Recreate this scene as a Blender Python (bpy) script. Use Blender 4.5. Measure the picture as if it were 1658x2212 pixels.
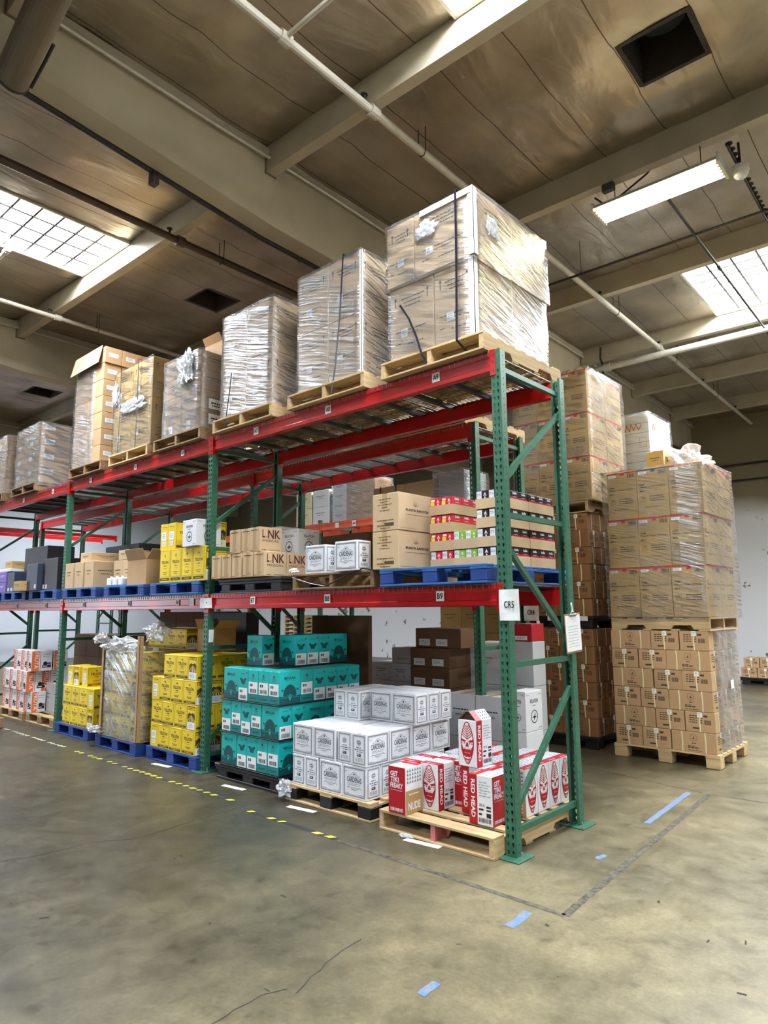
import bpy, bmesh, math, random
from mathutils import Vector, Matrix, noise
random.seed(7)
for _o in list(bpy.data.objects): bpy.data.objects.remove(_o)
SC = bpy.context.scene
COL = SC.collection

# ------------------------------------------------------------------ camera, world, exposure
def make_camera():
    f, pitch, yaw, roll = 1455.2272, 0.1429, -0.7407, -0.0079
    F = Vector((math.sin(yaw)*math.cos(pitch), math.cos(yaw)*math.cos(pitch), math.sin(pitch)))
    R = Vector((math.cos(yaw), -math.sin(yaw), 0)); U = R.cross(F)
    c, s = math.cos(roll), math.sin(roll)
    R2 = c*R + s*U; U2 = -s*R + c*U
    cd = bpy.data.cameras.new('camera'); co = bpy.data.objects.new('camera', cd); COL.objects.link(co)
    m = Matrix((R2, U2, -F)).transposed().to_4x4(); m.translation = Vector((2.5356, -4.0303, 1.6310))
    co.matrix_world = m
    cd.sensor_fit = 'HORIZONTAL'; cd.sensor_width = 36.0; cd.lens = 36.0*f/1658.0
    cd.clip_start = 0.05; cd.clip_end = 200
    SC.camera = co
make_camera()
SC.view_settings.view_transform = 'Standard'; SC.view_settings.look = 'None'
SC.view_settings.gamma = 1.0; SC.view_settings.use_curve_mapping = False
SC.view_settings.exposure = 0.70
SKY_STRENGTH = 54.0       # daylight through the roof lights
TUBE_STRENGTH = 38.0      # fluorescent tubes
WORLD_STRENGTH = 0.05     # added fill, standing in for daylight from the side left open behind the camera
w = bpy.data.worlds.new('world'); SC.world = w; w.use_nodes = True
w.node_tree.nodes['Background'].inputs[0].default_value = (0.86, 0.93, 1.0, 1)
w.node_tree.nodes['Background'].inputs[1].default_value = WORLD_STRENGTH
try:
    SC.cycles.transparent_max_bounces = 24
    SC.cycles.max_bounces = 8
    SC.cycles.diffuse_bounces = 3
    SC.cycles.sample_clamp_indirect = 6.0
    SC.cycles.caustics_reflective = False; SC.cycles.caustics_refractive = False
except Exception: pass

# ------------------------------------------------------------------ materials
def lin(c):
    out = []
    for x in c:
        x /= 255.0
        out.append(x/12.92 if x <= 0.04045 else ((x+0.055)/1.055)**2.4)
    return tuple(out) + (1.0,)
M = {}
def mat(name, rgb, rough=0.6, metal=0.0, var=0.0, scale=8.0, rgb2=None, bump=0.0, rnd=0.0, spec=0.5, stretch=(1,1,1)):
    m = bpy.data.materials.new(name); m.use_nodes = True; nt = m.node_tree
    b = nt.nodes['Principled BSDF']
    b.inputs['Roughness'].default_value = rough; b.inputs['Metallic'].default_value = metal
    b.inputs['Specular IOR Level'].default_value = spec
    col = lin(rgb); b.inputs['Base Color'].default_value = col
    src = None
    if var > 0 or rgb2 or bump > 0:
        tc = nt.nodes.new('ShaderNodeTexCoord'); mp = nt.nodes.new('ShaderNodeMapping')
        mp.inputs['Scale'].default_value = stretch
        nz = nt.nodes.new('ShaderNodeTexNoise'); nz.inputs['Scale'].default_value = scale; nz.inputs['Detail'].default_value = 6
        nt.links.new(tc.outputs['Object'], mp.inputs[0]); nt.links.new(mp.outputs[0], nz.inputs['Vector'])
        if var > 0 or rgb2:
            mx = nt.nodes.new('ShaderNodeMix'); mx.data_type = 'RGBA'
            c2 = lin(rgb2) if rgb2 else tuple(x*(1-var) for x in col[:3]) + (1,)
            mx.inputs['A'].default_value = col; mx.inputs['B'].default_value = c2
            cr = nt.nodes.new('ShaderNodeMapRange'); cr.inputs[1].default_value = 0.35; cr.inputs[2].default_value = 0.65
            nt.links.new(nz.outputs['Fac'], cr.inputs[0]); nt.links.new(cr.outputs[0], mx.inputs['Factor'])
            src = mx.outputs['Result']
        if bump > 0:
            bp = nt.nodes.new('ShaderNodeBump'); bp.inputs['Strength'].default_value = bump; bp.inputs['Distance'].default_value = 0.01
            nt.links.new(nz.outputs['Fac'], bp.inputs['Height']); nt.links.new(bp.outputs[0], b.inputs['Normal'])
    if rnd > 0:
        oi = nt.nodes.new('ShaderNodeObjectInfo'); hs = nt.nodes.new('ShaderNodeHueSaturation')
        mr = nt.nodes.new('ShaderNodeMapRange'); mr.inputs[3].default_value = 1-rnd; mr.inputs[4].default_value = 1+rnd
        nt.links.new(oi.outputs['Random'], mr.inputs[0]); nt.links.new(mr.outputs[0], hs.inputs['Value'])
        if src: nt.links.new(src, hs.inputs['Color'])
        else: hs.inputs['Color'].default_value = col
        src = hs.outputs[0]
    if src: nt.links.new(src, b.inputs['Base Color'])
    M[name] = m
    return m
def emit(name, rgb, strength):
    m = bpy.data.materials.new(name); m.use_nodes = True; nt = m.node_tree; nt.nodes.clear()
    o = nt.nodes.new('ShaderNodeOutputMaterial'); e = nt.nodes.new('ShaderNodeEmission')
    e.inputs[0].default_value = lin(rgb); e.inputs[1].default_value = strength
    nt.links.new(e.outputs[0], o.inputs[0]); M[name] = m
    return m
mat('kraft', (186,150,108), .75, var=.10, scale=5, rnd=.08)
mat('kraft_light', (206,176,136), .75, var=.08, scale=5, rnd=.06)
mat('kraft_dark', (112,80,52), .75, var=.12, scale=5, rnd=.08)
mat('kraft_gold', (190,158,98), .7, var=.10, scale=5, rnd=.06)
mat('kraft_core', (150,118,80), .8)
mat('kraft_brown_shade', (142,100,60), .75, var=.12, scale=5, rnd=.08)  # browner kraft for the left stack, its shade put into the colour
mat('tape', (176,142,100), .35)
mat('white_card', (232,233,235), .55, var=.04, scale=6, rnd=.04)
mat('white_paper', (240,240,238), .6)
mat('grey_card', (196,198,200), .6, var=.06, scale=6, rnd=.05)
mat('ink', (26,26,30), .6)
mat('ink_brown', (74,56,40), .7)
mat('ink_grey', (128,134,142), .6)
mat('ink_slate', (70,76,84), .6)
mat('ink_maroon', (78,16,26), .6)
mat('teal', (18,178,174), .5, var=.06, scale=5, rnd=.05)
mat('teal_dark', (8,72,74), .5)
mat('teal_mid', (14,120,118), .5)
mat('yellow', (238,206,36), .5, var=.06, scale=5, rnd=.05)
mat('yellow_dark', (204,168,26), .5)
mat('red_card', (176,18,34), .45, rnd=.04)
mat('red_bright', (214,22,36), .45, rnd=.04)
mat('dark_pack', (42,10,18), .4)
mat('green_pack', (140,186,34), .45)
mat('orange_card', (226,110,48), .55, var=.06, rnd=.05)
mat('purple_card', (116,84,170), .55, rnd=.05)
mat('black_card', (22,22,26), .5)
mat('navy_card', (44,54,72), .5)
mat('tan_card', (176,142,92), .6)
mat('pink_print', (226,150,160), .5)
mat('rack_green', (54,104,80), .42, var=.22, scale=14, rnd=.05, spec=.4)
mat('rack_red', (184,20,22), .27, var=.18, scale=7, spec=.5)
mat('rack_orange', (226,84,30), .4, var=.12)
mat('steel', (150,150,148), .4, .8, var=.15)
mat('steel_dark', (92,92,90), .5, .7, var=.2)
mat('wood', (206,176,128), .75, var=.28, scale=3, stretch=(1,9,9), rnd=.12)
mat('wood_side', (206,176,128), .75, var=.28, scale=3, stretch=(9,1,9), rnd=.12)
mat('wood_old', (150,120,84), .8, var=.35, scale=3, stretch=(1,9,9), rnd=.1)
mat('wood_pink', (190,108,104), .75, var=.2)
mat('blue_paint', (36,104,176), .6, var=.35, scale=7, rnd=.08)
mat('blue_deep', (24,62,140), .6, var=.3, scale=7, rnd=.06)
mat('black_plastic', (20,20,22), .45)
mat('black_strap', (24,26,36), .35)
mat('pipe_white', (206,200,186), .45, var=.12)
mat('pipe_dark', (40,34,30), .5)
mat('pipe_brown', (84,66,50), .5, var=.2)
mat('beam_paint', (196,184,158), .6, var=.14, scale=2.2)
mat('purlin_paint', (194,182,158), .6, var=.16, scale=3)
mat('duct_paint', (126,112,92), .55, var=.2, scale=2)
mat('wall_blue', (232,238,246), .8, var=.05, scale=.6)
mat('vent_dark', (60,52,44), .7, var=.3)
mat('vent_glass', (70,76,82), .25, var=.5, scale=5)
mat('foil_edge', (204,200,190), .35, .3, var=.12, scale=14, bump=.8)
mat('lamp_white', (226,224,210), .4)
mat('tape_yellow', (232,214,60), .6)
mat('tape_pale', (226,220,176), .6)
mat('tape_black', (42,42,40), .7, var=.3, scale=12)
mat('residue', (50,45,35), .8, scale=26, rgb2=(96,89,72))
mat('crack', (48,44,38), .9)
mat('chalk_blue', (66,112,182), .7, scale=34, rgb2=(122,120,104))
mat('crate_wood', (140,116,80), .8, var=.35, scale=3, stretch=(1,1,8))
mat('anchor', (200,200,196), .3, .9)
mat('foam_white', (236,236,232), .6)
mat('clear_bottle', (220,226,230), .2)
emit('sky_pane', (236,244,255), SKY_STRENGTH)
emit('assumed_dock_glow', (232,242,255), 7.0)  # glow of the assumed dock opening, out of view
emit('tube_glow', (255,246,196), TUBE_STRENGTH)

def floor_material():
    m = bpy.data.materials.new('concrete'); m.use_nodes = True; nt = m.node_tree; b = nt.nodes['Principled BSDF']
    tc = nt.nodes.new('ShaderNodeTexCoord')
    def nz(scale, detail=6, rough=.55):
        n = nt.nodes.new('ShaderNodeTexNoise'); n.inputs['Scale'].default_value = scale; n.inputs['Detail'].default_value = detail
        n.inputs['Roughness'].default_value = rough; nt.links.new(tc.outputs['Object'], n.inputs['Vector']); return n
    def ramp(src, stops):
        r = nt.nodes.new('ShaderNodeValToRGB'); e = r.color_ramp.elements
        e[0].position, e[0].color = stops[0]; e[1].position, e[1].color = stops[-1]
        for p, c in stops[1:-1]:
            x = e.new(p); x.color = c
        nt.links.new(src, r.inputs[0]); return r
    big = nz(.7, 6, .66); mid = nz(4.2, 12, .72); fine = nz(38, 8, .75); spot = nz(5.5, 3, .5)
    r1 = ramp(big.outputs['Fac'], [(.34, lin((84,79,63))), (.5, lin((102,95,75))), (.66, lin((122,113,90)))])
    r2 = ramp(mid.outputs['Fac'], [(.28, (.60,.60,.56,1)), (.44, (.90,.90,.88,1)), (.56, (1.05,1.04,1.0,1)), (.74, (1.32,1.3,1.22,1))])
    r3 = ramp(fine.outputs['Fac'], [(.3, (.72,.72,.70,1)), (.7, (1.22,1.22,1.2,1))])
    r4 = ramp(spot.outputs['Fac'], [(.24, (.55,.52,.46,1)), (.36, (1,1,1,1))])
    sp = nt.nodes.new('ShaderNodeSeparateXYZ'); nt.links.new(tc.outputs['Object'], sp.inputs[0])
    tone_x = nt.nodes.new('ShaderNodeMath'); tone_x.operation = 'MULTIPLY_ADD'; tone_x.inputs[1].default_value = 1.6; nt.links.new(big.outputs['Fac'], tone_x.inputs[0]); nt.links.new(sp.outputs[0], tone_x.inputs[2])
    tone_mr = nt.nodes.new('ShaderNodeMapRange'); tone_mr.inputs[1].default_value = -1.0; tone_mr.inputs[2].default_value = 1.8; nt.links.new(tone_x.outputs[0], tone_mr.inputs[0])
    r0 = ramp(tone_mr.outputs[0], [(.0, (.44,.44,.42,1)), (1, (1.26,1.24,1.18,1))])  # floor darker to the left: stains, plus uneven light put into the colour
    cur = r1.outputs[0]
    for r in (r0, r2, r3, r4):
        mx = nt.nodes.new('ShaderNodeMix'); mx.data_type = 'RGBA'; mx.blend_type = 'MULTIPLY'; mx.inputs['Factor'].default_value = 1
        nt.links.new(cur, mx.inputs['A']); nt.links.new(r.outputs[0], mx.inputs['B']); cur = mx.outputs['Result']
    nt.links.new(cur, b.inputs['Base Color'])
    rr = ramp(mid.outputs['Fac'], [(.3, (.26,)*3+(1,)), (.7, (.48,)*3+(1,))]); nt.links.new(rr.outputs[0], b.inputs['Roughness'])
    bp = nt.nodes.new('ShaderNodeBump'); bp.inputs['Strength'].default_value = .12; bp.inputs['Distance'].default_value = .01
    nt.links.new(fine.outputs['Fac'], bp.inputs['Height']); nt.links.new(bp.outputs[0], b.inputs['Normal'])
    M['concrete'] = m
floor_material()

def wall_material():
    # white painted tilt-up wall with flaked patches
    m = bpy.data.materials.new('wall_flaked'); m.use_nodes = True; nt = m.node_tree; b = nt.nodes['Principled BSDF']
    b.inputs['Roughness'].default_value = .75
    tc = nt.nodes.new('ShaderNodeTexCoord')
    n1 = nt.nodes.new('ShaderNodeTexNoise'); n1.inputs['Scale'].default_value = 2.6; n1.inputs['Detail'].default_value = 9; n1.inputs['Roughness'].default_value = .6
    n2 = nt.nodes.new('ShaderNodeTexNoise'); n2.inputs['Scale'].default_value = .8
    nt.links.new(tc.outputs['Object'], n1.inputs['Vector']); nt.links.new(tc.outputs['Object'], n2.inputs['Vector'])
    r = nt.nodes.new('ShaderNodeValToRGB'); e = r.color_ramp.elements
    e[0].position = .632; e[0].color = lin((226,226,226)); e[1].position = .642; e[1].color = lin((112,112,106))
    nt.links.new(n1.outputs['Fac'], r.inputs[0])
    mx = nt.nodes.new('ShaderNodeMix'); mx.data_type = 'RGBA'; mx.blend_type = 'MULTIPLY'; mx.inputs['Factor'].default_value = .25
    nt.links.new(r.outputs[0], mx.inputs['A']); nt.links.new(n2.outputs['Color'], mx.inputs['B'])
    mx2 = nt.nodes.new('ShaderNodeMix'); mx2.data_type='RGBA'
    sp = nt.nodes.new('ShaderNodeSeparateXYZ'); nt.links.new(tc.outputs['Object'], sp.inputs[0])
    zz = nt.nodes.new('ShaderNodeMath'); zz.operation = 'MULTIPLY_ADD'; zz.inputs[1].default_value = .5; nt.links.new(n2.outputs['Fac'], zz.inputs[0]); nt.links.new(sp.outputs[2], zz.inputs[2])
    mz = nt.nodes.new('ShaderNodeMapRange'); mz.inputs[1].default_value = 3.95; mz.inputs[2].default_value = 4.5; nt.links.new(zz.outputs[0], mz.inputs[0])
    mx2.inputs['B'].default_value = lin((132,120,94)); nt.links.new(mz.outputs[0], mx2.inputs['Factor']); nt.links.new(r.outputs[0], mx2.inputs['A'])  # upper wall toned tan, with the shade under the purlins put into the colour
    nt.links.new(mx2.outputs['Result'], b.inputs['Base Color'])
    M['wall_flaked'] = m
wall_material()

def ceiling_material():
    m = bpy.data.materials.new('foil'); m.use_nodes = True; nt = m.node_tree; b = nt.nodes['Principled BSDF']
    b.inputs['Metallic'].default_value = .85; b.inputs['Roughness'].default_value = .40
    tc = nt.nodes.new('ShaderNodeTexCoord'); sp = nt.nodes.new('ShaderNodeSeparateXYZ'); nt.links.new(tc.outputs['Object'], sp.inputs[0])
    d = nt.nodes.new('ShaderNodeMath'); d.operation = 'MULTIPLY'; d.inputs[1].default_value = 1/.61; nt.links.new(sp.outputs[0], d.inputs[0])
    wn = nt.nodes.new('ShaderNodeTexNoise'); wn.inputs['Scale'].default_value = 2.0; nt.links.new(tc.outputs['Object'], wn.inputs['Vector'])
    ws = nt.nodes.new('ShaderNodeMath'); ws.operation = 'MULTIPLY_ADD'; ws.inputs[1].default_value = .025; nt.links.new(wn.outputs['Fac'], ws.inputs[0]); nt.links.new(d.outputs[0], ws.inputs[2])
    fr = nt.nodes.new('ShaderNodeMath'); fr.operation = 'FRACT'; nt.links.new(ws.outputs[0], fr.inputs[0])
    lt = nt.nodes.new('ShaderNodeMath'); lt.operation = 'LESS_THAN'; lt.inputs[1].default_value = .016; nt.links.new(fr.outputs[0], lt.inputs[0])
    n1 = nt.nodes.new('ShaderNodeTexNoise'); n1.inputs['Scale'].default_value = 1.4; n1.inputs['Detail'].default_value = 7
    nt.links.new(tc.outputs['Object'], n1.inputs['Vector'])
    r = nt.nodes.new('ShaderNodeValToRGB'); e = r.color_ramp.elements
    e[0].position = .3; e[0].color = lin((156,144,124)); e[1].position = .7; e[1].color = lin((192,180,160))
    nt.links.new(n1.outputs['Fac'], r.inputs[0])
    mx = nt.nodes.new('ShaderNodeMix'); mx.data_type = 'RGBA'; mx.inputs['B'].default_value = lin((100,90,74))
    nt.links.new(lt.outputs[0], mx.inputs['Factor']); nt.links.new(r.outputs[0], mx.inputs['A']); nt.links.new(mx.outputs['Result'], b.inputs['Base Color'])
    n2 = nt.nodes.new('ShaderNodeTexNoise'); n2.inputs['Scale'].default_value = 1.9; n2.inputs['Detail'].default_value = 3.5; n2.inputs['Distortion'].default_value = .35
    mp = nt.nodes.new('ShaderNodeMapping'); mp.inputs['Scale'].default_value = (1.8, .7, 1); nt.links.new(tc.outputs['Object'], mp.inputs[0]); nt.links.new(mp.outputs[0], n2.inputs['Vector'])
    bp = nt.nodes.new('ShaderNodeBump'); bp.inputs['Strength'].default_value = .55; bp.inputs['Distance'].default_value = .07
    nt.links.new(n2.outputs['Fac'], bp.inputs['Height']); nt.links.new(bp.outputs[0], b.inputs['Normal'])
    M['foil'] = m
ceiling_material()

def wrap_material(name, base=.10, gain=.5, haze=.05, zs=64.0, tilt=.28, rough=.16, ior=1.7):
    m = bpy.data.materials.new(name); m.use_nodes = True; nt = m.node_tree; nt.nodes.clear()
    out = nt.nodes.new('ShaderNodeOutputMaterial')
    tc = nt.nodes.new('ShaderNodeTexCoord'); sp = nt.nodes.new('ShaderNodeSeparateXYZ'); nt.links.new(tc.outputs['Object'], sp.inputs[0])
    lo = nt.nodes.new('ShaderNodeTexNoise'); lo.inputs['Scale'].default_value = 1.6; lo.inputs['Detail'].default_value = 2; nt.links.new(tc.outputs['Object'], lo.inputs['Vector'])
    sx = nt.nodes.new('ShaderNodeMath'); sx.operation = 'ADD'; nt.links.new(sp.outputs[0], sx.inputs[0]); nt.links.new(sp.outputs[1], sx.inputs[1])
    t1 = nt.nodes.new('ShaderNodeMath'); t1.operation = 'MULTIPLY_ADD'; t1.inputs[1].default_value = tilt; nt.links.new(sx.outputs[0], t1.inputs[0]); nt.links.new(sp.outputs[2], t1.inputs[2])
    t2 = nt.nodes.new('ShaderNodeMath'); t2.operation = 'MULTIPLY_ADD'; t2.inputs[1].default_value = .11; nt.links.new(lo.outputs['Fac'], t2.inputs[0]); nt.links.new(t1.outputs[0], t2.inputs[2])
    cb = nt.nodes.new('ShaderNodeCombineXYZ'); nt.links.new(sx.outputs[0], cb.inputs[0]); nt.links.new(t2.outputs[0], cb.inputs[2])
    mp = nt.nodes.new('ShaderNodeMapping'); mp.inputs['Scale'].default_value = (2.2, 1.0, zs); nt.links.new(cb.outputs[0], mp.inputs[0])
    st = nt.nodes.new('ShaderNodeTexNoise'); st.inputs['Scale'].default_value = 1.0; st.inputs['Detail'].default_value = 5; st.inputs['Roughness'].default_value = .62
    nt.links.new(mp.outputs[0], st.inputs['Vector'])
    bp = nt.nodes.new('ShaderNodeBump'); bp.inputs['Strength'].default_value = .75; bp.inputs['Distance'].default_value = .014; nt.links.new(st.outputs['Fac'], bp.inputs['Height'])
    fres = nt.nodes.new('ShaderNodeFresnel'); fres.inputs[0].default_value = ior; nt.links.new(bp.outputs[0], fres.inputs['Normal'])
    mr = nt.nodes.new('ShaderNodeMapRange'); mr.inputs[1].default_value = .46; mr.inputs[2].default_value = .66; mr.inputs[3].default_value = 0; mr.inputs[4].default_value = 1; nt.links.new(st.outputs['Fac'], mr.inputs[0])
    a = nt.nodes.new('ShaderNodeMath'); a.operation = 'MULTIPLY'; a.inputs[1].default_value = gain; nt.links.new(mr.outputs[0], a.inputs[0])
    g = nt.nodes.new('ShaderNodeMath'); g.operation = 'MULTIPLY_ADD'; g.inputs[1].default_value = 1.5; g.inputs[2].default_value = .22; nt.links.new(mr.outputs[0], g.inputs[0])
    fm = nt.nodes.new('ShaderNodeMath'); fm.operation = 'MULTIPLY'; nt.links.new(fres.outputs[0], fm.inputs[0]); nt.links.new(g.outputs[0], fm.inputs[1])
    a2 = nt.nodes.new('ShaderNodeMath'); a2.operation = 'ADD'; a2.use_clamp = True; nt.links.new(a.outputs[0], a2.inputs[0]); nt.links.new(fm.outputs[0], a2.inputs[1])
    tr = nt.nodes.new('ShaderNodeBsdfTransparent'); gl = nt.nodes.new('ShaderNodeBsdfGlossy'); gl.inputs['Roughness'].default_value = rough
    gl.inputs['Color'].default_value = (.92,.94,.96,1); nt.links.new(bp.outputs[0], gl.inputs['Normal'])
    df = nt.nodes.new('ShaderNodeBsdfDiffuse'); df.inputs[0].default_value = (.82,.84,.86,1)
    mx1 = nt.nodes.new('ShaderNodeMixShader'); mx1.inputs[0].default_value = haze; nt.links.new(tr.outputs[0], mx1.inputs[1]); nt.links.new(df.outputs[0], mx1.inputs[2])
    mx = nt.nodes.new('ShaderNodeMixShader'); nt.links.new(a2.outputs[0], mx.inputs[0]); nt.links.new(mx1.outputs[0], mx.inputs[1]); nt.links.new(gl.outputs[0], mx.inputs[2])
    nt.links.new(mx.outputs[0], out.inputs[0]); M[name] = m
wrap_material('wrap_dense', .0, .24, .07, rough=.09, ior=2.0)
wrap_material('wrap_light', .0, .07, .02, rough=.10)
wrap_material('wrap_hazy', .0, .14, .16, zs=30, rough=.16)
wrap_material('wrap_loose', .0, .34, .16, zs=16, tilt=.7, rough=.14)
wrap_material('film_clump', .05, .40, .42, zs=22, tilt=.6, rough=.14)

# ------------------------------------------------------------------ mesh helpers
_txt = {}
def text_geo(s, bold=0.0):
    k = (s, bold)
    if k not in _txt:
        cu = bpy.data.curves.new('lettering', 'FONT'); cu.body = s; cu.resolution_u = 2; cu.offset = bold; cu.fill_mode = 'FRONT'
        ob = bpy.data.objects.new('lettering', cu); COL.objects.link(ob)
        bpy.context.view_layer.update()
        me = bpy.data.meshes.new_from_object(ob.evaluated_get(bpy.context.evaluated_depsgraph_get()))
        vs = [(v.co.x, v.co.y) for v in me.vertices]; fs = [tuple(p.vertices) for p in me.polygons]
        nz = [p.normal.z for p in me.polygons]
        fs = [f if n > 0 else tuple(reversed(f)) for f, n in zip(fs, nz)]
        x0 = min(v[0] for v in vs); x1 = max(v[0] for v in vs); y0 = min(v[1] for v in vs); y1 = max(v[1] for v in vs)
        _txt[k] = ([(v[0]-x0, v[1]-y0) for v in vs], fs, x1-x0, y1-y0)
        bpy.data.objects.remove(ob); bpy.data.meshes.remove(me); bpy.data.curves.remove(cu)
    return _txt[k]

class MB:
    """collects faces of one part"""
    def __init__(self): self.v = []; self.f = []; self.mi = []; self.mats = []; self.fr = None
    def m(self, name):
        if name not in self.mats: self.mats.append(name)
        return self.mats.index(name)
    def face(self, pts, mt):
        n = len(self.v); self.v += [tuple(p) for p in pts]; self.f.append(tuple(range(n, n+len(pts)))); self.mi.append(self.m(mt))
    def box(self, x0, y0, z0, x1, y1, z1, mt):
        n = len(self.v); k = self.m(mt)
        self.v += [(x0,y0,z0),(x1,y0,z0),(x1,y1,z0),(x0,y1,z0),(x0,y0,z1),(x1,y0,z1),(x1,y1,z1),(x0,y1,z1)]
        for q in ((3,2,1,0),(4,5,6,7),(0,1,5,4),(1,2,6,5),(2,3,7,6),(3,0,4,7)):
            self.f.append(tuple(n+i for i in q)); self.mi.append(k)
    def bevbox(self, x0, y0, z0, x1, y1, z1, mt, b=.005):
        bm = bmesh.new(); bmesh.ops.create_cube(bm, size=1)
        for v in bm.verts: v.co = Vector(((x0+x1)/2+v.co.x*(x1-x0), (y0+y1)/2+v.co.y*(y1-y0), (z0+z1)/2+v.co.z*(z1-z0)))
        bmesh.ops.bevel(bm, geom=list(bm.edges), offset=b, segments=1, affect='EDGES')
        n = len(self.v); k = self.m(mt); bm.verts.index_update()
        self.v += [tuple(v.co) for v in bm.verts]
        for f in bm.faces: self.f.append(tuple(n+v.index for v in f.verts)); self.mi.append(k)
        bm.free()
    def prism(self, prof, axis, a0, a1, mt):
        """closed profile in the plane across an axis; axis 'x': (y,z); 'y': (x,z); 'z': (x,y)"""
        def P(p, a): return (a,p[0],p[1]) if axis == 'x' else ((p[0],a,p[1]) if axis == 'y' else (p[0],p[1],a))
        n = len(self.v); k = self.m(mt); c = len(prof)
        self.v += [P(p,a0) for p in prof] + [P(p,a1) for p in prof]
        for i in range(c):
            j = (i+1) % c
            self.f.append((n+i, n+j, n+c+j, n+c+i)); self.mi.append(k)
        self.f.append(tuple(n+i for i in reversed(range(c)))); self.mi.append(k)
        self.f.append(tuple(n+c+i for i in range(c))); self.mi.append(k)
    def tube(self, p0, p1, r, mt, n=10, r2=None, caps=True):
        p0 = Vector(p0); p1 = Vector(p1); d = (p1-p0).normalized(); r2 = r if r2 is None else r2
        a = d.orthogonal().normalized(); b = d.cross(a); s = len(self.v); k = self.m(mt)
        for p, rr in ((p0,r),(p1,r2)):
            for i in range(n):
                t = 2*math.pi*i/n; self.v.append(tuple(p + rr*(math.cos(t)*a + math.sin(t)*b)))
        for i in range(n):
            j = (i+1) % n; self.f.append((s+i,s+j,s+n+j,s+n+i)); self.mi.append(k)
        if caps:
            self.f.append(tuple(s+i for i in reversed(range(n)))); self.mi.append(k)
            self.f.append(tuple(s+n+i for i in range(n))); self.mi.append(k)
    def path(self, pts, r, mt, n=8):
        pts = [Vector(p) for p in pts]; k = self.m(mt); s = len(self.v)
        up = None
        for i, p in enumerate(pts):
            d = (pts[min(i+1,len(pts)-1)] - pts[max(i-1,0)]).normalized()
            if up is None: up = d.orthogonal().normalized()
            up = (up - d*up.dot(d)); up = up.normalized() if up.length > 1e-6 else d.orthogonal().normalized()
            b = d.cross(up)
            for j in range(n):
                t = 2*math.pi*j/n; self.v.append(tuple(p + r*(math.cos(t)*up + math.sin(t)*b)))
        for i in range(len(pts)-1):
            for j in range(n):
                q = (j+1) % n; self.f.append((s+i*n+j, s+i*n+q, s+(i+1)*n+q, s+(i+1)*n+j)); self.mi.append(k)
        self.f.append(tuple(s+i for i in reversed(range(n)))); self.mi.append(k)
        self.f.append(tuple(s+(len(pts)-1)*n+i for i in range(n))); self.mi.append(k)
    def bar(self, p0, p1, w, h, mt, up=(1,0,0)):
        p0 = Vector(p0); p1 = Vector(p1); d = (p1-p0).normalized(); a = Vector(up); a = (a - d*a.dot(d)).normalized(); b = d.cross(a)
        s = len(self.v); k = self.m(mt)
        for p in (p0,p1):
            for x, y in ((-1,-1),(1,-1),(1,1),(-1,1)): self.v.append(tuple(p + a*x*w/2 + b*y*h/2))
        for q in ((0,1,5,4),(1,2,6,5),(2,3,7,6),(3,0,4,7),(3,2,1,0),(4,5,6,7)): self.f.append(tuple(s+i for i in q)); self.mi.append(k)
    def ribbon(self, pts, wdir, w, mt, t=.0015):
        """flat band of width w along pts, with thickness"""
        pts = [Vector(p) for p in pts]; wd = Vector(wdir).normalized(); k = self.m(mt); s = len(self.v)
        for i, p in enumerate(pts):
            d = (pts[min(i+1,len(pts)-1)] - pts[max(i-1,0)]).normalized(); nrm = d.cross(wd).normalized()
            for a, b in ((-1,-1),(1,-1),(1,1),(-1,1)): self.v.append(tuple(p + wd*a*w/2 + nrm*b*t/2))
        for i in range(len(pts)-1):
            o = s+4*i
            for a in range(4):
                b = (a+1) % 4; self.f.append((o+a,o+b,o+4+b,o+4+a)); self.mi.append(k)
        self.f.append((s+3,s+2,s+1,s)); o = s+4*(len(pts)-1); self.f.append((o,o+1,o+2,o+3)); self.mi += [k,k]
    # ---- drawing on the sides of a box w x d x h standing on its base centre
    def on(self, side, w, d, h):
        o, u, v, n = {'front': ((-w/2,-d/2,0),(1,0,0),(0,0,1),(0,-1,0)), 'back': ((w/2,d/2,0),(-1,0,0),(0,0,1),(0,1,0)),
            'right': ((w/2,-d/2,0),(0,1,0),(0,0,1),(1,0,0)), 'left': ((-w/2,d/2,0),(0,-1,0),(0,0,1),(-1,0,0)),
            'top': ((-w/2,-d/2,h),(1,0,0),(0,1,0),(0,0,1))}[side]
        self.fr = (Vector(o), Vector(u), Vector(v), Vector(n)); self.W = d if side in ('left','right') else w; self.H = d if side == 'top' else h
        return self
    def pt(self, u, v, l=0):
        o, a, b, n = self.fr; return tuple(o + a*u + b*v + n*(.0011+.0007*l))
    def rect(self, u0, v0, u1, v1, mt, l=0): self.face([self.pt(u0,v0,l), self.pt(u1,v0,l), self.pt(u1,v1,l), self.pt(u0,v1,l)], mt)
    def poly(self, pts, mt, l=0): self.face([self.pt(u,v,l) for u, v in pts], mt)
    def line(self, pts, wd, mt, l=0):
        for (a,b),(c,d) in zip(pts, pts[1:]):
            L = math.hypot(c-a,d-b) or 1e-9; nx, ny = -(d-b)/L*wd/2, (c-a)/L*wd/2
            self.poly([(a-nx,b-ny),(c-nx,d-ny),(c+nx,d+ny),(a+nx,b+ny)], mt, l)
    def frame(self, u0, v0, u1, v1, wd, mt, l=0):
        self.rect(u0,v0,u1,v0+wd,mt,l); self.rect(u0,v1-wd,u1,v1,mt,l); self.rect(u0,v0+wd,u0+wd,v1-wd,mt,l); self.rect(u1-wd,v0+wd,u1,v1-wd,mt,l)
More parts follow.
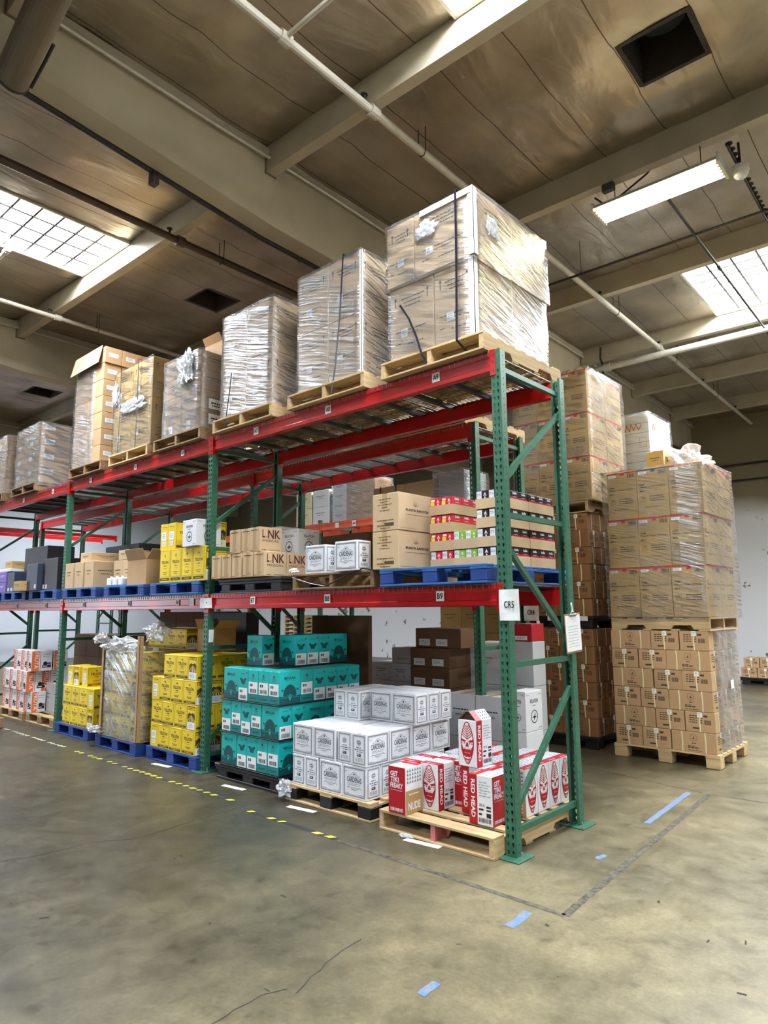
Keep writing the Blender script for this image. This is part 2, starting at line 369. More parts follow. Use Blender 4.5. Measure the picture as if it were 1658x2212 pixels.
    def disc(self, u, v, r, mt, l=0, n=20, sq=1): self.poly([(u+r*math.cos(2*math.pi*i/n), v+sq*r*math.sin(2*math.pi*i/n)) for i in range(n)], mt, l)
    def ring(self, u, v, r, wd, mt, l=0, n=24):
        for i in range(n):
            a, b = 2*math.pi*i/n, 2*math.pi*(i+1)/n
            self.poly([(u+r*math.cos(a),v+r*math.sin(a)),(u+r*math.cos(b),v+r*math.sin(b)),(u+(r-wd)*math.cos(b),v+(r-wd)*math.sin(b)),(u+(r-wd)*math.cos(a),v+(r-wd)*math.sin(a))], mt, l)
    def text(self, s, u, v, height, mt, l=0, width=None, align='c', bold=.012, rot=0):
        vs, fs, tw, th = text_geo(s, bold); sy = height/th; sx = (width/tw) if width else sy
        ox = {'c': -tw*sx/2, 'l': 0, 'r': -tw*sx}[align]
        n = len(self.v); k = self.m(mt); cr, sr = math.cos(rot), math.sin(rot)
        for x, y in vs:
            a, b = ox + x*sx, y*sy
            self.v.append(self.pt(u + a*cr - b*sr, v + a*sr + b*cr, l))
        for f in fs: self.f.append(tuple(n+i for i in f)); self.mi.append(k)
    def words(self, u0, v, u1, hgt, mt, seed=0, l=0):
        """a printed line too small to read"""
        r = random.Random(seed); x = u0
        while x < u1-.003:
            L = min(r.uniform(.012,.035), u1-x); self.rect(x, v, x+L, v+hgt, mt, l); x += L + .006
    def bars(self, u0, v0, u1, v1, mt, seed=0, l=0):
        r = random.Random(seed); x = u0; t = (u1-u0)/28
        while x < u1:
            L = t*r.choice((.6,1,1.6)); self.rect(x, v0, min(x+L,u1), v1, mt, l); x += L + t*r.choice((.5,.9,1.2))
    def build(self, name, parent=None, loc=None, rot=0, smooth=False):
        me = bpy.data.meshes.new(name); me.from_pydata(self.v, [], self.f)
        for n in self.mats: me.materials.append(M[n])
        me.polygons.foreach_set('material_index', self.mi)
        if smooth: me.polygons.foreach_set('use_smooth', [True]*len(self.f))
        me.update()
        ob = bpy.data.objects.new(name, me); COL.objects.link(ob)
        if parent: ob.parent = parent
        if loc is not None: ob.location = loc
        if rot: ob.rotation_euler = (0,0,rot)
        return ob

_seen = {}
def tag(o, label, cat, group=None, kind=None):
    o['label'] = label; o['category'] = cat
    if group: o['group'] = group
    elif 'group' in o: del o['group']
    if kind: o['kind'] = kind
    return o
def empty(name, loc=(0,0,0), rot=0):
    o = bpy.data.objects.new(name, None); o.empty_display_size = .1; COL.objects.link(o); o.location = loc; o.rotation_euler = (0,0,rot); return o
def structure(o): o['kind'] = 'structure'; return o
KIDS = {}
def copy_tree(o, parent=None):
    c = o.copy(); COL.objects.link(c)
    if parent: c.parent = parent
    for ch in o.children: copy_tree(ch, c)
    return c
class Proto:
    """first use places the thing itself, later uses place copies of it and its parts"""
    def __init__(self, make): self.make = make; self.o = None
    def put(self, loc, rot, label, cat, group=None):
        o = self.make() if self.o is None else copy_tree(self.o)
        if self.o is None: self.o = o
        o.location = loc; o.rotation_euler = (0,0,rot)
        return tag(o, label, cat, group)
Q = math.pi/2
ORD = ['first','second','third','fourth','fifth','sixth','seventh','eighth','ninth','tenth']
def layer(i, n): return {1:['only'],2:['bottom','top'],3:['bottom','middle','top']}.get(n, ['bottom']+ORD[1:n-1]+['top'])[i] + ' layer'
def across(i, n): return 'leftmost' if i == 0 else ('rightmost' if i == n-1 else ORD[i]+' from left')
def row(j): return 'front row' if j == 0 else ORD[j]+' row'

# ------------------------------------------------------------------ the setting
TH = 0.03   # the building stands a little askew to the racks
CZ = 6.27
def B(u, v, z): return (u*math.cos(TH) - v*math.sin(TH), u*math.sin(TH) + v*math.cos(TH), z)
UX0, UX1, VY0, VY1 = -22.0, 9.8, -12.0, 13.62

mb = MB(); mb.face([(-26,-14,0),(12,-14,0),(12,16,0),(-26,16,0)], 'concrete')
floor = structure(mb.build('floor'))
def strip(name, pts, wd, mt, z=.0012, jit=0.0, seed=1):
    r = random.Random(seed); m2 = MB(); out = []
    for (a,b),(c,d) in zip(pts, pts[1:]):
        n = max(1, int(math.hypot(c-a,d-b)/.06)) if jit else 1
        for i in range(n):
            t = i/n; out.append((a+(c-a)*t + r.uniform(-jit,jit), b+(d-b)*t + r.uniform(-jit,jit)))
    out.append(pts[-1])
    for (a,b),(c,d) in zip(out, out[1:]):
        L = math.hypot(c-a,d-b) or 1e-6; w0 = wd*(r.uniform(.4,1.2) if jit else 1)/2; nx, ny = -(d-b)/L*w0, (c-a)/L*w0
        m2.face([(a-nx,b-ny,z),(c-nx,d-ny,z),(c+nx,d+ny,z),(a+nx,b+ny,z)], mt)
    return m2.build(name, floor)
strip('crack', [(-2.60,-2.40),(-2.47,-2.08),(-2.44,-1.69),(-2.29,-1.46),(-2.32,-1.11),(-2.37,-.42),(-2.38,.04),(-2.40,1.2)], .010, 'crack', jit=.008, seed=2)
strip('crack', [(.16,-2.95),(.03,-2.33),(.01,-2.08),(.06,-1.97)], .006, 'crack', jit=.009, seed=3)
strip('crack', [(.12,-1.96),(.02,-1.71),(-.01,-1.44)], .006, 'crack', jit=.009, seed=4)
strip('crack', [(1.8,2.55),(.44,2.45),(-.9,2.72)], .010, 'crack', jit=.005, seed=5)
r = random.Random(11)
for i in range(26):      # scuffs and dropped specks pressed into the slab
    x, y = r.uniform(-2.6,1.6), r.uniform(-2.9,2.6)
    if y > -.6 and x < .2: continue
    a = r.uniform(0,3.14); L = r.uniform(.015,.05)
    strip('scuff', [(x,y),(x+L*math.cos(a),y+L*math.sin(a))], r.uniform(.006,.016), 'crack', seed=i)

def bbox(m2, u0, v0, z0, u1, v1, z1, mt):
    s = len(m2.v); k = m2.m(mt)
    for z in (z0,z1):
        for u, v in ((u0,v0),(u1,v0),(u1,v1),(u0,v1)): m2.v.append(B(u,v,z))
    for q in ((3,2,1,0),(4,5,6,7),(0,1,5,4),(1,2,6,5),(2,3,7,6),(3,0,4,7)): m2.f.append(tuple(s+i for i in q)); m2.mi.append(k)
def wall(name, pts, h, mt, th=.18):
    (a,b),(c,d) = pts; p = [B(a,b,0), B(c,d,0)]
    m2 = MB(); n = Vector((-(p[1][1]-p[0][1]), p[1][0]-p[0][0], 0)).normalized()*th
    q = [p[0], p[1], tuple(Vector(p[1])+n), tuple(Vector(p[0])+n)]
    m2.prism([(x[0],x[1]) for x in q], 'z', 0, h, mt); return structure(m2.build(name))
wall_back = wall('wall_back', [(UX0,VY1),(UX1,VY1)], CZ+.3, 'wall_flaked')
wall_left = wall('wall_left', [(UX0,VY0),(UX0,VY1)], CZ+.3, 'wall_blue')
# assumed, unseen dock opening in left wall: glowing panel added for the beam glare
m2 = MB(); bbox(m2, UX0+.01, -9.6, 0, UX0+.07, -9.45, 3.5, 'steel_dark'); bbox(m2, UX0+.01, -6.05, 0, UX0+.07, -5.9, 3.5, 'steel_dark'); bbox(m2, UX0+.01, -9.6, 3.5, UX0+.07, -5.9, 3.68, 'steel_dark')
assumed_door = structure(m2.build('assumed_door_1'))
m2 = MB(); bbox(m2, UX0+.005, -9.45, .05, UX0+.015, -6.05, 3.5, 'assumed_dock_glow'); m2.build('assumed_glow_panel', assumed_door)
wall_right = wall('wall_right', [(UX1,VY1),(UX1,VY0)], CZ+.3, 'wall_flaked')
# pilaster and pipes on the back wall
m2 = MB(); bbox(m2, -2.86, VY1-.36, 0, -2.44, VY1-.002, 5.45, 'beam_paint'); m2.build('pilaster', wall_back)
m2 = MB(); m2.path([B(-4.6,VY1-.1,4.95),B(-2.95,VY1-.1,5.28),B(-2.72,VY1-.42,5.28),B(-2.72,VY1-.42,5.02)], .035, 'pipe_dark')
m2.path([B(-2.72,VY1-.42,5.02),B(-2.3,VY1-.08,5.0),B(2.5,VY1-.08,5.02)], .025, 'pipe_dark')
m2.path([B(-1.92,VY1-.08,5.0),B(-1.92,VY1-.08,4.72),B(-1.85,VY1-.08,4.62),B(2.5,VY1-.08,4.62)], .022, 'pipe_dark')
m2.path([B(-.32,VY1-.05,5.0),B(-.28,VY1-.05,3.4),B(-.3,VY1-.05,.3)], .018, 'pipe_dark')
m2.build('conduit', wall_back)

# roof lights and vent wells: holes in the ceiling
SK = [(u, v) for v in (-8.62,-1.30,6.02) for u in (.42,-5.86,-12.1,6.7)] + [(1.72,6.02),(3.02,6.02),(-18.3,-1.30),(-18.3,6.02)]  # unseen roof lights assumed; last four unseen, added to brighten back and left walls
SKW, SKL = .61, 1.13
VENTS = [(.92,1.27),(-5.80,1.50),(-12.1,1.65)]
VW = .26
holes = [(u-SKW, v-SKL, u+SKW, v+SKL) for u, v in SK] + [(u-VW, v-VW, u+VW, v+VW) for u, v in VENTS]
PUR = [-.08+2.44*k for k in range(-5,6)]
GIR = [3.67,-2.54,-8.75,-14.95,-21.1]
def cuts(a, b, marks, step):
    s = sorted({a,b,*[x for x in marks if a < x < b]}); out = [s[0]]
    for p, q in zip(s, s[1:]):
        n = max(1, math.ceil((q-p)/step)); out += [p+(q-p)*i/n for i in range(1,n+1)]
    return out
us = cuts(UX0, UX1, [h[0] for h in holes]+[h[2] for h in holes]+GIR, .16)
vs = cuts(VY0, VY1, [h[1] for h in holes]+[h[3] for h in holes]+PUR, .16)
def sag(u, v):
    e = min(abs(v-p) for p in PUR); s = .075*min(1, e/.35)
    return CZ - s*(.25+.9*abs(noise.noise(Vector((u*1.1,v*1.5,.3))))) + .018*noise.noise(Vector((u*4,v*3,2))) + .03*(1-min(1,e/.12))
mb = MB(); idx = {}; k = mb.m('foil')
for i, u in enumerate(us):
    for j, v in enumerate(vs):
        idx[i,j] = len(mb.v); e = any(h[0]-.001 <= u <= h[2]+.001 and h[1]-.001 <= v <= h[3]+.001 for h in holes)
        mb.v.append((u, v, CZ if e else sag(u,v)))
for i in range(len(us)-1):
    for j in range(len(vs)-1):
        cu, cv = (us[i]+us[i+1])/2, (vs[j]+vs[j+1])/2
        if any(h[0] < cu < h[2] and h[1] < cv < h[3] for h in holes): continue
        mb.f.append((idx[i,j], idx[i,j+1], idx[i+1,j+1], idx[i+1,j])); mb.mi.append(k)
ceiling = structure(mb.build('ceiling', rot=TH, smooth=True))
mb = MB(); mb.box(UX0-.3, VY0-.3, CZ+.62, UX1+.3, VY1+.3, CZ+.7, 'vent_dark'); mb.build('roof_deck', ceiling)

n = 0
for (u, v) in SK:
    n += 1; o = empty('window_%d' % n, B(u,v,CZ), TH); structure(o)
    m2 = MB(); a, b = SKW, SKL
    for x0,y0,x1,y1 in ((-a-.03,-b-.03,-a,b+.03),(a,-b-.03,a+.03,b+.03),(-a,-b-.03,a,-b),(-a,b,a,b+.03)): m2.box(x0,y0,-.03,x1,y1,.32,'lamp_white')
    m2.build('frame', o)
    m2 = MB(); m2.face([(-a,-b,.30),(-a,b,.30),(a,b,.30),(a,-b,.30)], 'sky_pane'); m2.build('pane', o)
    m2 = MB()
    for i in range(1,4): x = -a+2*a*i/4; m2.box(x-.014,-b,.0,x+.014,b,.015,'pipe_dark')
    for i in range(1,9): y = -b+2*b*i/9; m2.box(-a,y-.013,.012,a,y+.013,.024,'pipe_dark')
    m2.build('grating', o)
for u, v in VENTS:
    o = empty('roof_vent', B(u,v,CZ), TH)
    m2 = MB(); a = VW
    for x0,y0,x1,y1 in ((-a-.04,-a-.04,-a,a+.04),(a,-a-.04,a+.04,a+.04),(-a,-a-.04,a,-a),(-a,a,a,a+.04)): m2.box(x0,y0,-.015,x1,y1,.45,'vent_dark')
    m2.build('casing', o)
    m2 = MB(); m2.box(-a,-a,.45,a,a,.47,'vent_dark'); m2.tube((0,0,.3),(0,0,.44),.2,'vent_glass',20,.14); m2.build('turbine', o)
    tag(o, {.92: 'dark square roof vent opening right of the white sprinkler pipe', -5.80: 'dark square roof vent opening above the wrapped pallets, beyond the long roof light', -12.1: 'far dark roof vent opening at the left edge beyond the second girder'}[u], 'vent', 'square roof vent openings')

# girders across the bays and purlins along them
for i, u in enumerate(GIR):
    m2 = MB(); t = .22
    # the girder is shallower towards its ends
    prof = [(VY0,CZ+.1),(VY0,5.95),(-6,5.85),(-2.4,5.66),(0,5.46),(4,5.40),(8,5.45),(VY1,5.62),(VY1,CZ+.1)]
    s = len(m2.v); c = len(prof); kk = m2.m('beam_paint')
    m2.v += [B(u-t,p[0],p[1]) for p in prof] + [B(u,p[0],p[1]) for p in prof]
    for a in range(c):
        b = (a+1) % c; m2.f.append((s+a,s+b,s+c+b,s+c+a)); m2.mi.append(kk)
    m2.f.append(tuple(s+a for a in reversed(range(c)))); m2.mi.append(kk); m2.f.append(tuple(s+c+a for a in range(c))); m2.mi.append(kk)
    g = structure(m2.build('ceiling_beam'))
    m2 = MB(); bbox(m2, u-t-.05, VY0, 6.15, u+.05, VY1, 6.24, 'purlin_paint'); m2.build('ledger', g)
    m2 = MB(); m2.path([B(u+.06,VY0,6.13)]+[B(u+.06,VY0+q*.8, 6.13+.008*math.sin(q*1.7)) for q in range(1,32)]+[B(u+.06,VY1,6.13)], .018, 'foil_edge', 6); m2.build('foil_edge', g)
edges = [UX1]+GIR+[UX0]
for v in PUR:
    for a, b in zip(edges, edges[1:]):
        hi = a-.22 if a != UX1 else a
        m2 = MB(); bbox(m2, b, v-.055, 6.0, hi, v+.055, CZ+.05, 'purlin_paint'); p = structure(m2.build('ceiling_beam'))
        m2 = MB(); bbox(m2, b-.0, v-.07, 5.985, b+.012, v+.07, 6.22, 'duct_paint'); m2.build('hanger', p)

# sprinkler pipes and conduits below the purlins
def bpath(m2, pts, r, mt, n=8): m2.path([B(*p) for p in pts], r, mt, n)
def pipe(label, u, z, rad, mt, heads, coup, cat='pipe', name='sprinkler_pipe', ext=None, hangers=()):
    o = empty(name, B(u,0,z), TH)
    y0, y1 = ext or (VY0+.5, VY1-.2)
    m2 = MB(); m2.tube((0,y0,0),(0,y1,0),rad,mt,12); m2.build('pipe_run', o)
    for y in coup:
        m2 = MB(); m2.tube((0,y-.05,0),(0,y+.05,0),rad*1.45,mt,12); m2.build('coupling', o)
    for y in heads:
        m2 = MB(); m2.tube((0,y,rad*.7),(0,y,rad+.05),.014,'pipe_dark',8); m2.tube((0,y,rad+.05),(0,y,rad+.058),.032,'pipe_dark',12); m2.build('sprinkler_head', o)
    for y in hangers:
        m2 = MB(); m2.path([(-rad-.006,y,.25),(-rad-.006,y,0),(-rad*.6,y,-rad-.006),(rad*.6,y,-rad-.006),(rad+.006,y,0),(rad+.006,y,.25)], .005, 'pipe_dark', 6); m2.build('hanger', o)
    tag(o, label, cat); return o
p1 = pipe('thick white sprinkler pipe crossing the ceiling above the nearest tall wrapped pallet', -1.12, 5.94, .036, 'pipe_white', (-.22,2.3,4.7,7.1,9.6,12.0), (-1.12,-.1,2.4,7.1), hangers=(.6,5.3,7.9,10.5))
m2 = MB(); m2.tube((0,-1.12,0),(2.6,-1.12,.05),.02,'pipe_white',8); m2.build('branch', p1)
o = empty('wall_pipe', (0,0,0)); o.name = 'girder_pipe'
m2 = MB(); m2.path([B(-2.80,v,z-.0) for v,z in ((-6,5.85),(-2.4,5.66),(0,5.46),(4,5.40),(8,5.45),(12.6,5.6))], .026, 'pipe_dark'); m2.build('pipe_run', o)
for v in (-1.2,.6,2.3): m2 = MB(); bbox(m2, -2.84, v-.03, 5.44, -2.76, v+.03, 5.60, 'pipe_dark'); m2.build('clamp', o)
tag(o, 'black pipe running along the lower left edge of the near girder', 'pipe')
pipe('brown sprinkler pipe running between the near girder and the left roof light', -4.16, 5.9, .042, 'pipe_brown', (-.22,2.3), (-.08,2.35), hangers=(.5,))
pipe('thin white sprinkler pipe left of the long roof light', -7.32, 5.9, .03, 'pipe_white', (-.22,2.3), (-.1,), hangers=(.5,2.9))
pipe('black conduit crossing below the fluorescent lamp toward the right roof light', .46, 5.80, .016, 'pipe_dark', (), (4.6,), 'conduit', 'conduit', (2.7,9.5))
pipe('beaded dark cable hanging beside the white ceiling camera', 1.14, 5.80, .010, 'pipe_dark', tuple(2.3+.1*i for i in range(16)), (), 'cable', 'ceiling_cable', (2.2,9.0))
o = empty('conduit', B(0,3.6,5.8), TH); m2 = MB(); m2.tube((-2.3,0,0),(3.6,0,0),.016,'pipe_dark',8); m2.build('conduit_run', o)
for x in (-.9,1.3):
    m2 = MB(); m2.tube((x,0,0),(x,0,.45),.004,'pipe_dark',6); m2.build('hanger', o)
tag(o, 'black conduit strung level between the fluorescent lamp and the right roof light', 'conduit')
o = empty('sprinkler_main', B(0,7.05,5.79), TH); m2 = MB(); m2.tube((-2.5,0,0),(3.6,0,0),.055,'pipe_white',14); m2.build('pipe_run', o)
for x in (-2.0,.6): m2 = MB(); m2.tube((x-.06,0,0),(x+.06,0,0),.075,'pipe_white',14); m2.build('coupling', o)
m2 = MB(); m2.path([(-2.1,0,.4),(-2.12,.01,.2),(-2.08,0,.06),(-2.08,0,-.1)], .018, 'pipe_dark'); m2.build('hanger', o)
tag(o, 'yellowish sprinkler main pipe below the right roof light', 'pipe')
o = empty('sprinkler_drop', B(-5.95,-1.3,5.98), TH)
m2 = MB(); m2.tube((-2.2,.05,-.02),(-.1,.02,0),.024,'pipe_white',10); m2.build('pipe_run', o)
for x in (-.08,-.55): m2 = MB(); m2.tube((x,.02,-.04),(x,.02,.30),.017,'pipe_white',8); m2.build('riser', o)
m2 = MB(); m2.tube((-.14,.02,0),(-.02,.02,0),.036,'pipe_white',10); m2.build('coupling', o)
tag(o, 'white sprinkler pipe hung in front of the long left roof light', 'pipe')
# round duct crossing above the camera
o = empty('air_duct', (-2.31,-2.595,5.52), 0)
m2 = MB(); m2.tube((-.16,.02,0),(.95,-.035,.17),.115,'duct_paint',28); m2.build('duct_body', o, smooth=False)
m2 = MB(); m2.tube((-.17,.02,0),(-.15,.02,.003),.12,'pipe_dark',28); m2.path([(-.15,.15,.0),(.1,.14,.03),(.3,.13,.06)], .012,'pipe_dark'); m2.build('end_band', o)
tag(o, 'round brown ceiling duct in the upper left corner beside the girder', 'duct')
o = empty('air_duct', (-2.2,-3.12,5.62), 0); m2 = MB(); m2.tube((-.1,0,0),(.9,-.06,.03),.12,'duct_paint',24); m2.build('duct_body', o)
tag(o, 'thinner pale duct behind the round brown duct in the upper left corner', 'duct')

# fluorescent lamp hung on the second purlin
o = empty('fluorescent_light', B(.46,2.36,5.70), TH)
m2 = MB(); m2.prism([(-.17,.0),(-.12,.055),(.12,.055),(.17,.0),(.165,-.005),(.115,.045),(-.115,.045),(-.165,-.005)], 'x', -.60, .60, 'lamp_white')
m2.box(-.56,-.05,.055,.56,.05,.09,'lamp_white'); m2.build('housing', o)
for s in (-1,1):
    m2 = MB(); m2.box(s*.60-.012,-.18,-.03,s*.60+.012,.18,.06,'lamp_white'); m2.build('end_plate', o)
    m2 = MB(); m2.tube((s*.42,0,.09),(s*.42,0,.30),.005,'pipe_dark',6); m2.build('hanger', o)
for j in range(6):
    y = -.135+.054*j
    m2 = MB(); m2.tube((-.575,y,-.012),(.575,y,-.012),.0125,'tube_glow',8); t = m2.build('tube', o)
    m2 = MB()
    for s in (-1,1): m2.box(s*.585-.012,y-.012,-.032,s*.585+.012,y+.012,.01,'lamp_white')
    m2.build('socket', o)
tag(o, 'lit six tube fluorescent lamp hanging under the purlin at right', 'lamp')
m2 = MB(); m2.path([B(-.2,2.42,5.96),B(-.1,2.5,5.86),B(.1,2.5,5.94),B(.35,2.44,6.0),B(.5,2.44,6.14)], .010, 'pipe_dark'); m2.box(*(Vector(B(.0,2.3,5.93))-Vector((.06,.03,.04))), *(Vector(B(.0,2.3,5.93))+Vector((.06,.03,.04))), 'steel_dark')
tag(m2.build('power_cable'), 'dark looping power cable with junction box above the fluorescent lamp', 'cable')
o = empty('ceiling_camera', B(1.17,2.55,5.70), TH)
m2 = MB(); m2.tube((0,0,0),(0,0,.05),.075,'lamp_white',18); m2.tube((0,0,.05),(0,0,.3),.012,'pipe_dark',8); m2.build('mount', o)
m2 = MB()
for a0, a1, r0, r1 in ((0,-.03,.07,.066),(-.03,-.055,.066,.05),(-.055,-.068,.05,.02)): m2.tube((0,0,a0),(0,0,a1),r0,'foam_white',18,r1)
m2.build('dome', o)
tag(o, 'small white domed ceiling camera at the right end of the fluorescent lamp', 'camera')

# ------------------------------------------------------------------ pallet racks
PH = 3.495; PW = .076; PD = .069
def make_post():
    m2 = MB(); k = m2.m('rack_green'); s = .0508; nrow = int(PH/s)
    def cell(P, a0, a1, z0, z1, hole):
        ca, cz = (a0+a1)/2, (z0+z1)/2
        out = [(ca,z1),(a1,z1),(a1,cz),(a1,z0),(ca,z0),(a0,z0),(a0,cz),(a0,z1)]
        n = len(m2.v); m2.v += [P(a,z) for a, z in out] + [P(ca+a,cz+z) for a, z in hole]
        for i in range(8):
            j = (i+1) % 8; m2.f.append((n+i,n+j,n+8+j,n+8+i)); m2.mi.append(k)
    tear = [(0,.016),(.0075,.013),(.0095,.005),(.005,-.009),(0,-.016),(-.005,-.009),(-.0095,.005),(-.0075,.013)]
    rnd = [(.005*math.sin(i*math.pi/4), .005*math.cos(i*math.pi/4)) for i in range(8)]
    z = 0
    for i in range(nrow):
        z0, z1 = i*s, (i+1)*s if i < nrow-1 else PH
        cell(lambda a, zz: (a,0,zz), -PW, -PW/2, z0, z1, tear); cell(lambda a, zz: (a,0,zz), -PW/2, 0, z0, z1, tear)
        cell(lambda a, zz: (0,a,zz), 0, PD, z0, z1, rnd); cell(lambda a, zz: (-PW,PD-a,zz), 0, PD, z0, z1, rnd)
    m2.face([(0,PD,0),(-.018,PD,0),(-.018,PD,PH),(0,PD,PH)], 'rack_green'); m2.face([(-PW+.018,PD,0),(-PW,PD,0),(-PW,PD,PH),(-PW+.018,PD,PH)], 'rack_green')
    o = m2.build('post'); md = o.modifiers.new('sheet', 'SOLIDIFY'); md.thickness = .0028; md.offset = -1
    return o
def make_plate():
    m2 = MB(); m2.bevbox(-.14,-.07,0,.06,.13,.009,'rack_green',.002); o = m2.build('base_plate')
    for x, y in ((.035,.015),(-.115,.10)):
        m2 = MB(); m2.tube((x,y,.009),(x,y,.014),.014,'anchor',6); m2.tube((x,y,.014),(x,y,.05),.006,'anchor',8); m2.build('anchor_bolt', o)
    return o
POST = PLATE = None
def frame(X, Y, D, label, group):
    global POST, PLATE
    o = empty('upright_frame', (X,Y,0))
    for b in (0,1):
        if POST is None: POST = make_post(); q = POST
        else: q = POST.copy(); COL.objects.link(q)
        q.parent = o; q.location = (-PW,D,.009) if b else (0,0,.009); q.rotation_euler = (0,0,math.pi if b else 0)
        if PLATE is None: PLATE = make_plate(); q = PLATE
        else: q = copy_tree(PLATE)
        q.parent = o; q.location = (-PW,D,0) if b else (0,0,0); q.rotation_euler = (0,0,math.pi if b else 0)
    x = -PW/2; y0, y1 = .05, D-.05
    for z in (.16,1.24,2.29,3.37):
        m2 = MB(); m2.bar((x,y0,z),(x,y1,z),.034,.038,'rack_green'); m2.build('horizontal_brace', o)
    for za, zb, ya, yb in ((.27,1.02,y0,y1),(1.38,2.08,y1,y0),(2.55,3.20,y0,y1)):
        m2 = MB(); m2.bar((x,ya,za),(x,yb,zb),.034,.038,'rack_green'); m2.build('diagonal_brace', o)
    tag(o, label, 'rack upright', group); return o
BP = [(.004,-.145),(.004,-.112),(.010,-.106),(.010,-.046),(.004,-.040),(.004,0),(.042,0),(.042,-.028),(.066,-.028),(.066,-.145)]
def beam(xa, xb, Y, z, face, label, mt='rack_red', plate=None, name='shelf_beam', group=None):
    """xa > xb; face -1: front of the rack, +1: rear (mirrored)"""
    o = empty(name, (xa,Y,z))
    prof = [(p[0] if face < 0 else -p[0], p[1]) for p in BP]
    m2 = MB(); m2.prism(prof if face < 0 else list(reversed(prof)), 'x', xb-xa+.004, -.004, mt); m2.build('rail', o)
    for x, s in ((0,1),(xb-xa,-1)):
        m2 = MB(); f = face
        y0, y1 = (-.009,-.0045) if f < 0 else (.0045,.009)
        m2.bevbox(min(x-.01*s, x+.042*s), y0, -.19, max(x-.01*s, x+.042*s), y1, .008, mt, .002)
        m2.bevbox(min(x-.006*s,x-.001*s), min(y0,.055 if f<0 else -.055), -.19, max(x-.006*s,x-.001*s), max(y1,.055 if f<0 else -.055), .008, mt, .001)
        c = m2.build('end_connector', o)
        m3 = MB()
        for zz in (-.03,-.085,-.15): m3.tube((x+.022*s, y0-.003 if f<0 else y1, zz),(x+.022*s, y0 if f<0 else y1+.003, zz), .009, 'steel_dark', 8)
        m3.build('rivet', c)
    for tx, txt, sz in (plate or ()):
        m2 = MB(); h = sz; wd = sz*1.0
        m2.box(tx-xa-wd/2,.0015,-.072-h/2,tx-xa+wd/2,.0035,-.072+h/2,'white_paper'); m2.on('front',10,.0,1)
        m2.fr = (Vector((tx-xa,.0015,-.072)), Vector((1,0,0)), Vector((0,0,1)), Vector((0,-1,0)))
        if txt: m2.text(txt, 0, -h*.31, h*.62, 'ink', width=wd*.74, bold=.03)
        p = m2.build('location_tag', o); p['label'] = 'white paper location tag' + ((' reading ' + txt) if txt else ' with faint writing')
    tag(o, label, 'rack beam', group); return o
def make_deck(w, d):
    o = empty('wire_deck'); m2 = MB()
    nx = int(w/.05)
    for i in range(nx+1):
        x = -w/2 + w*i/nx; m2.box(x-.0025,-.0,.0,x+.0025,d,.005,'steel'); m2.box(x-.0025,-.004,-.03,x+.0025,.001,.005,'steel')
    for j in range(9): y = .02+(d-.04)*j/8; m2.box(-w/2,y-.0025,.005,w/2,y+.0025,.010,'steel')
    m2.build('mesh', o)
    for x in (-w*.36,0,w*.36):
        m3 = MB(); m3.box(x-.022,.04,-.035,x+.022,d-.04,-.002,'steel_dark'); m3.build('support_channel', o)
    return o
DECK = Proto(lambda: make_deck(1.16, .95))
R1X = [0.0,-3.66,-7.32,-10.98]; RD = .96
Z1, Z2 = 1.795, 3.50
nm = ['near end','second','third','far left']
for i, X in enumerate(R1X):
    frame(X, 0, RD, ['green perforated end upright of the front rack, nearest the camera','green front rack upright between the yellow and the teal carton stacks','green front rack upright between the yellow and the orange carton stacks','green front rack upright out past the left edge'][i], 'uprights of the front rack')
tags = {0: [(-.59,'9'),(-1.83,'8'),(-2.90,'7')], 1: [(-4.28,'6'),(-5.39,'5'),(-6.65,'4')], 2: [(-7.93,'3'),(-9.09,'2'),(-10.2,'1')]}
bayname = ['near bay','middle bay','far bay']
for b in range(3):
    xa, xb = R1X[b]-PW, R1X[b+1]
    for lev, z in (('B',Z1),('A',Z2)):
        pl = [(x, lev+n, .075 if b == 0 else .068) for x, n in tags[b]]
        if b == 0 and lev == 'B': pl += []
        if b == 1 and lev == 'B': pl += [(-3.99,'',.085)]
        beam(xa, xb, 0, z, -1, 'red front beam of the front rack, %s, %s level' % (bayname[b], 'upper' if lev == 'A' else 'lower'), plate=pl)
        beam(xa, xb, RD, z, 1, 'red rear beam of the front rack, %s, %s level' % (bayname[b], 'upper' if lev == 'A' else 'lower'))
        for k in range(3):
            x = xa - .605 - 1.19*k
            DECK.put((x,.004,z+.001), 0, 'wire deck, %s level of front rack, %s, %s from right' % ('upper' if lev == 'A' else 'lower', bayname[b], ORD[k]), 'wire deck', 'wire decks of the front rack')
# rack behind, back to back
R2X = [-1.25,-4.91,-8.57,-12.23]; R2Y = 1.48; R2D = .92
for i, X in enumerate(R2X):
    frame(X, R2Y, R2D, ['green end upright of the second rack behind the front rack','green second rack upright seen behind the maroon lettered cartons','green second rack upright behind the yellow stacks','green second rack upright behind the black boxes at far left'][i], 'uprights of the second rack')
for b in range(3):
    xa, xb = R2X[b]-PW, R2X[b+1]
    for lev, z in (('lower',Z1),('upper',Z2)):
        beam(xa, xb, R2Y, z, -1, 'red front beam of the second rack, %s, %s level' % (bayname[b], lev))
        beam(xa, xb, R2Y+R2D, z, 1, 'red rear beam of the second rack, %s, %s level' % (bayname[b], lev))
        for k in range(3):
            DECK.put((xa-.605-1.19*k, R2Y+.004, z+.001), 0, 'wire deck, %s level of second rack, %s, %s from right' % (lev, bayname[b], ORD[k]), 'wire deck', 'wire decks of the second rack')
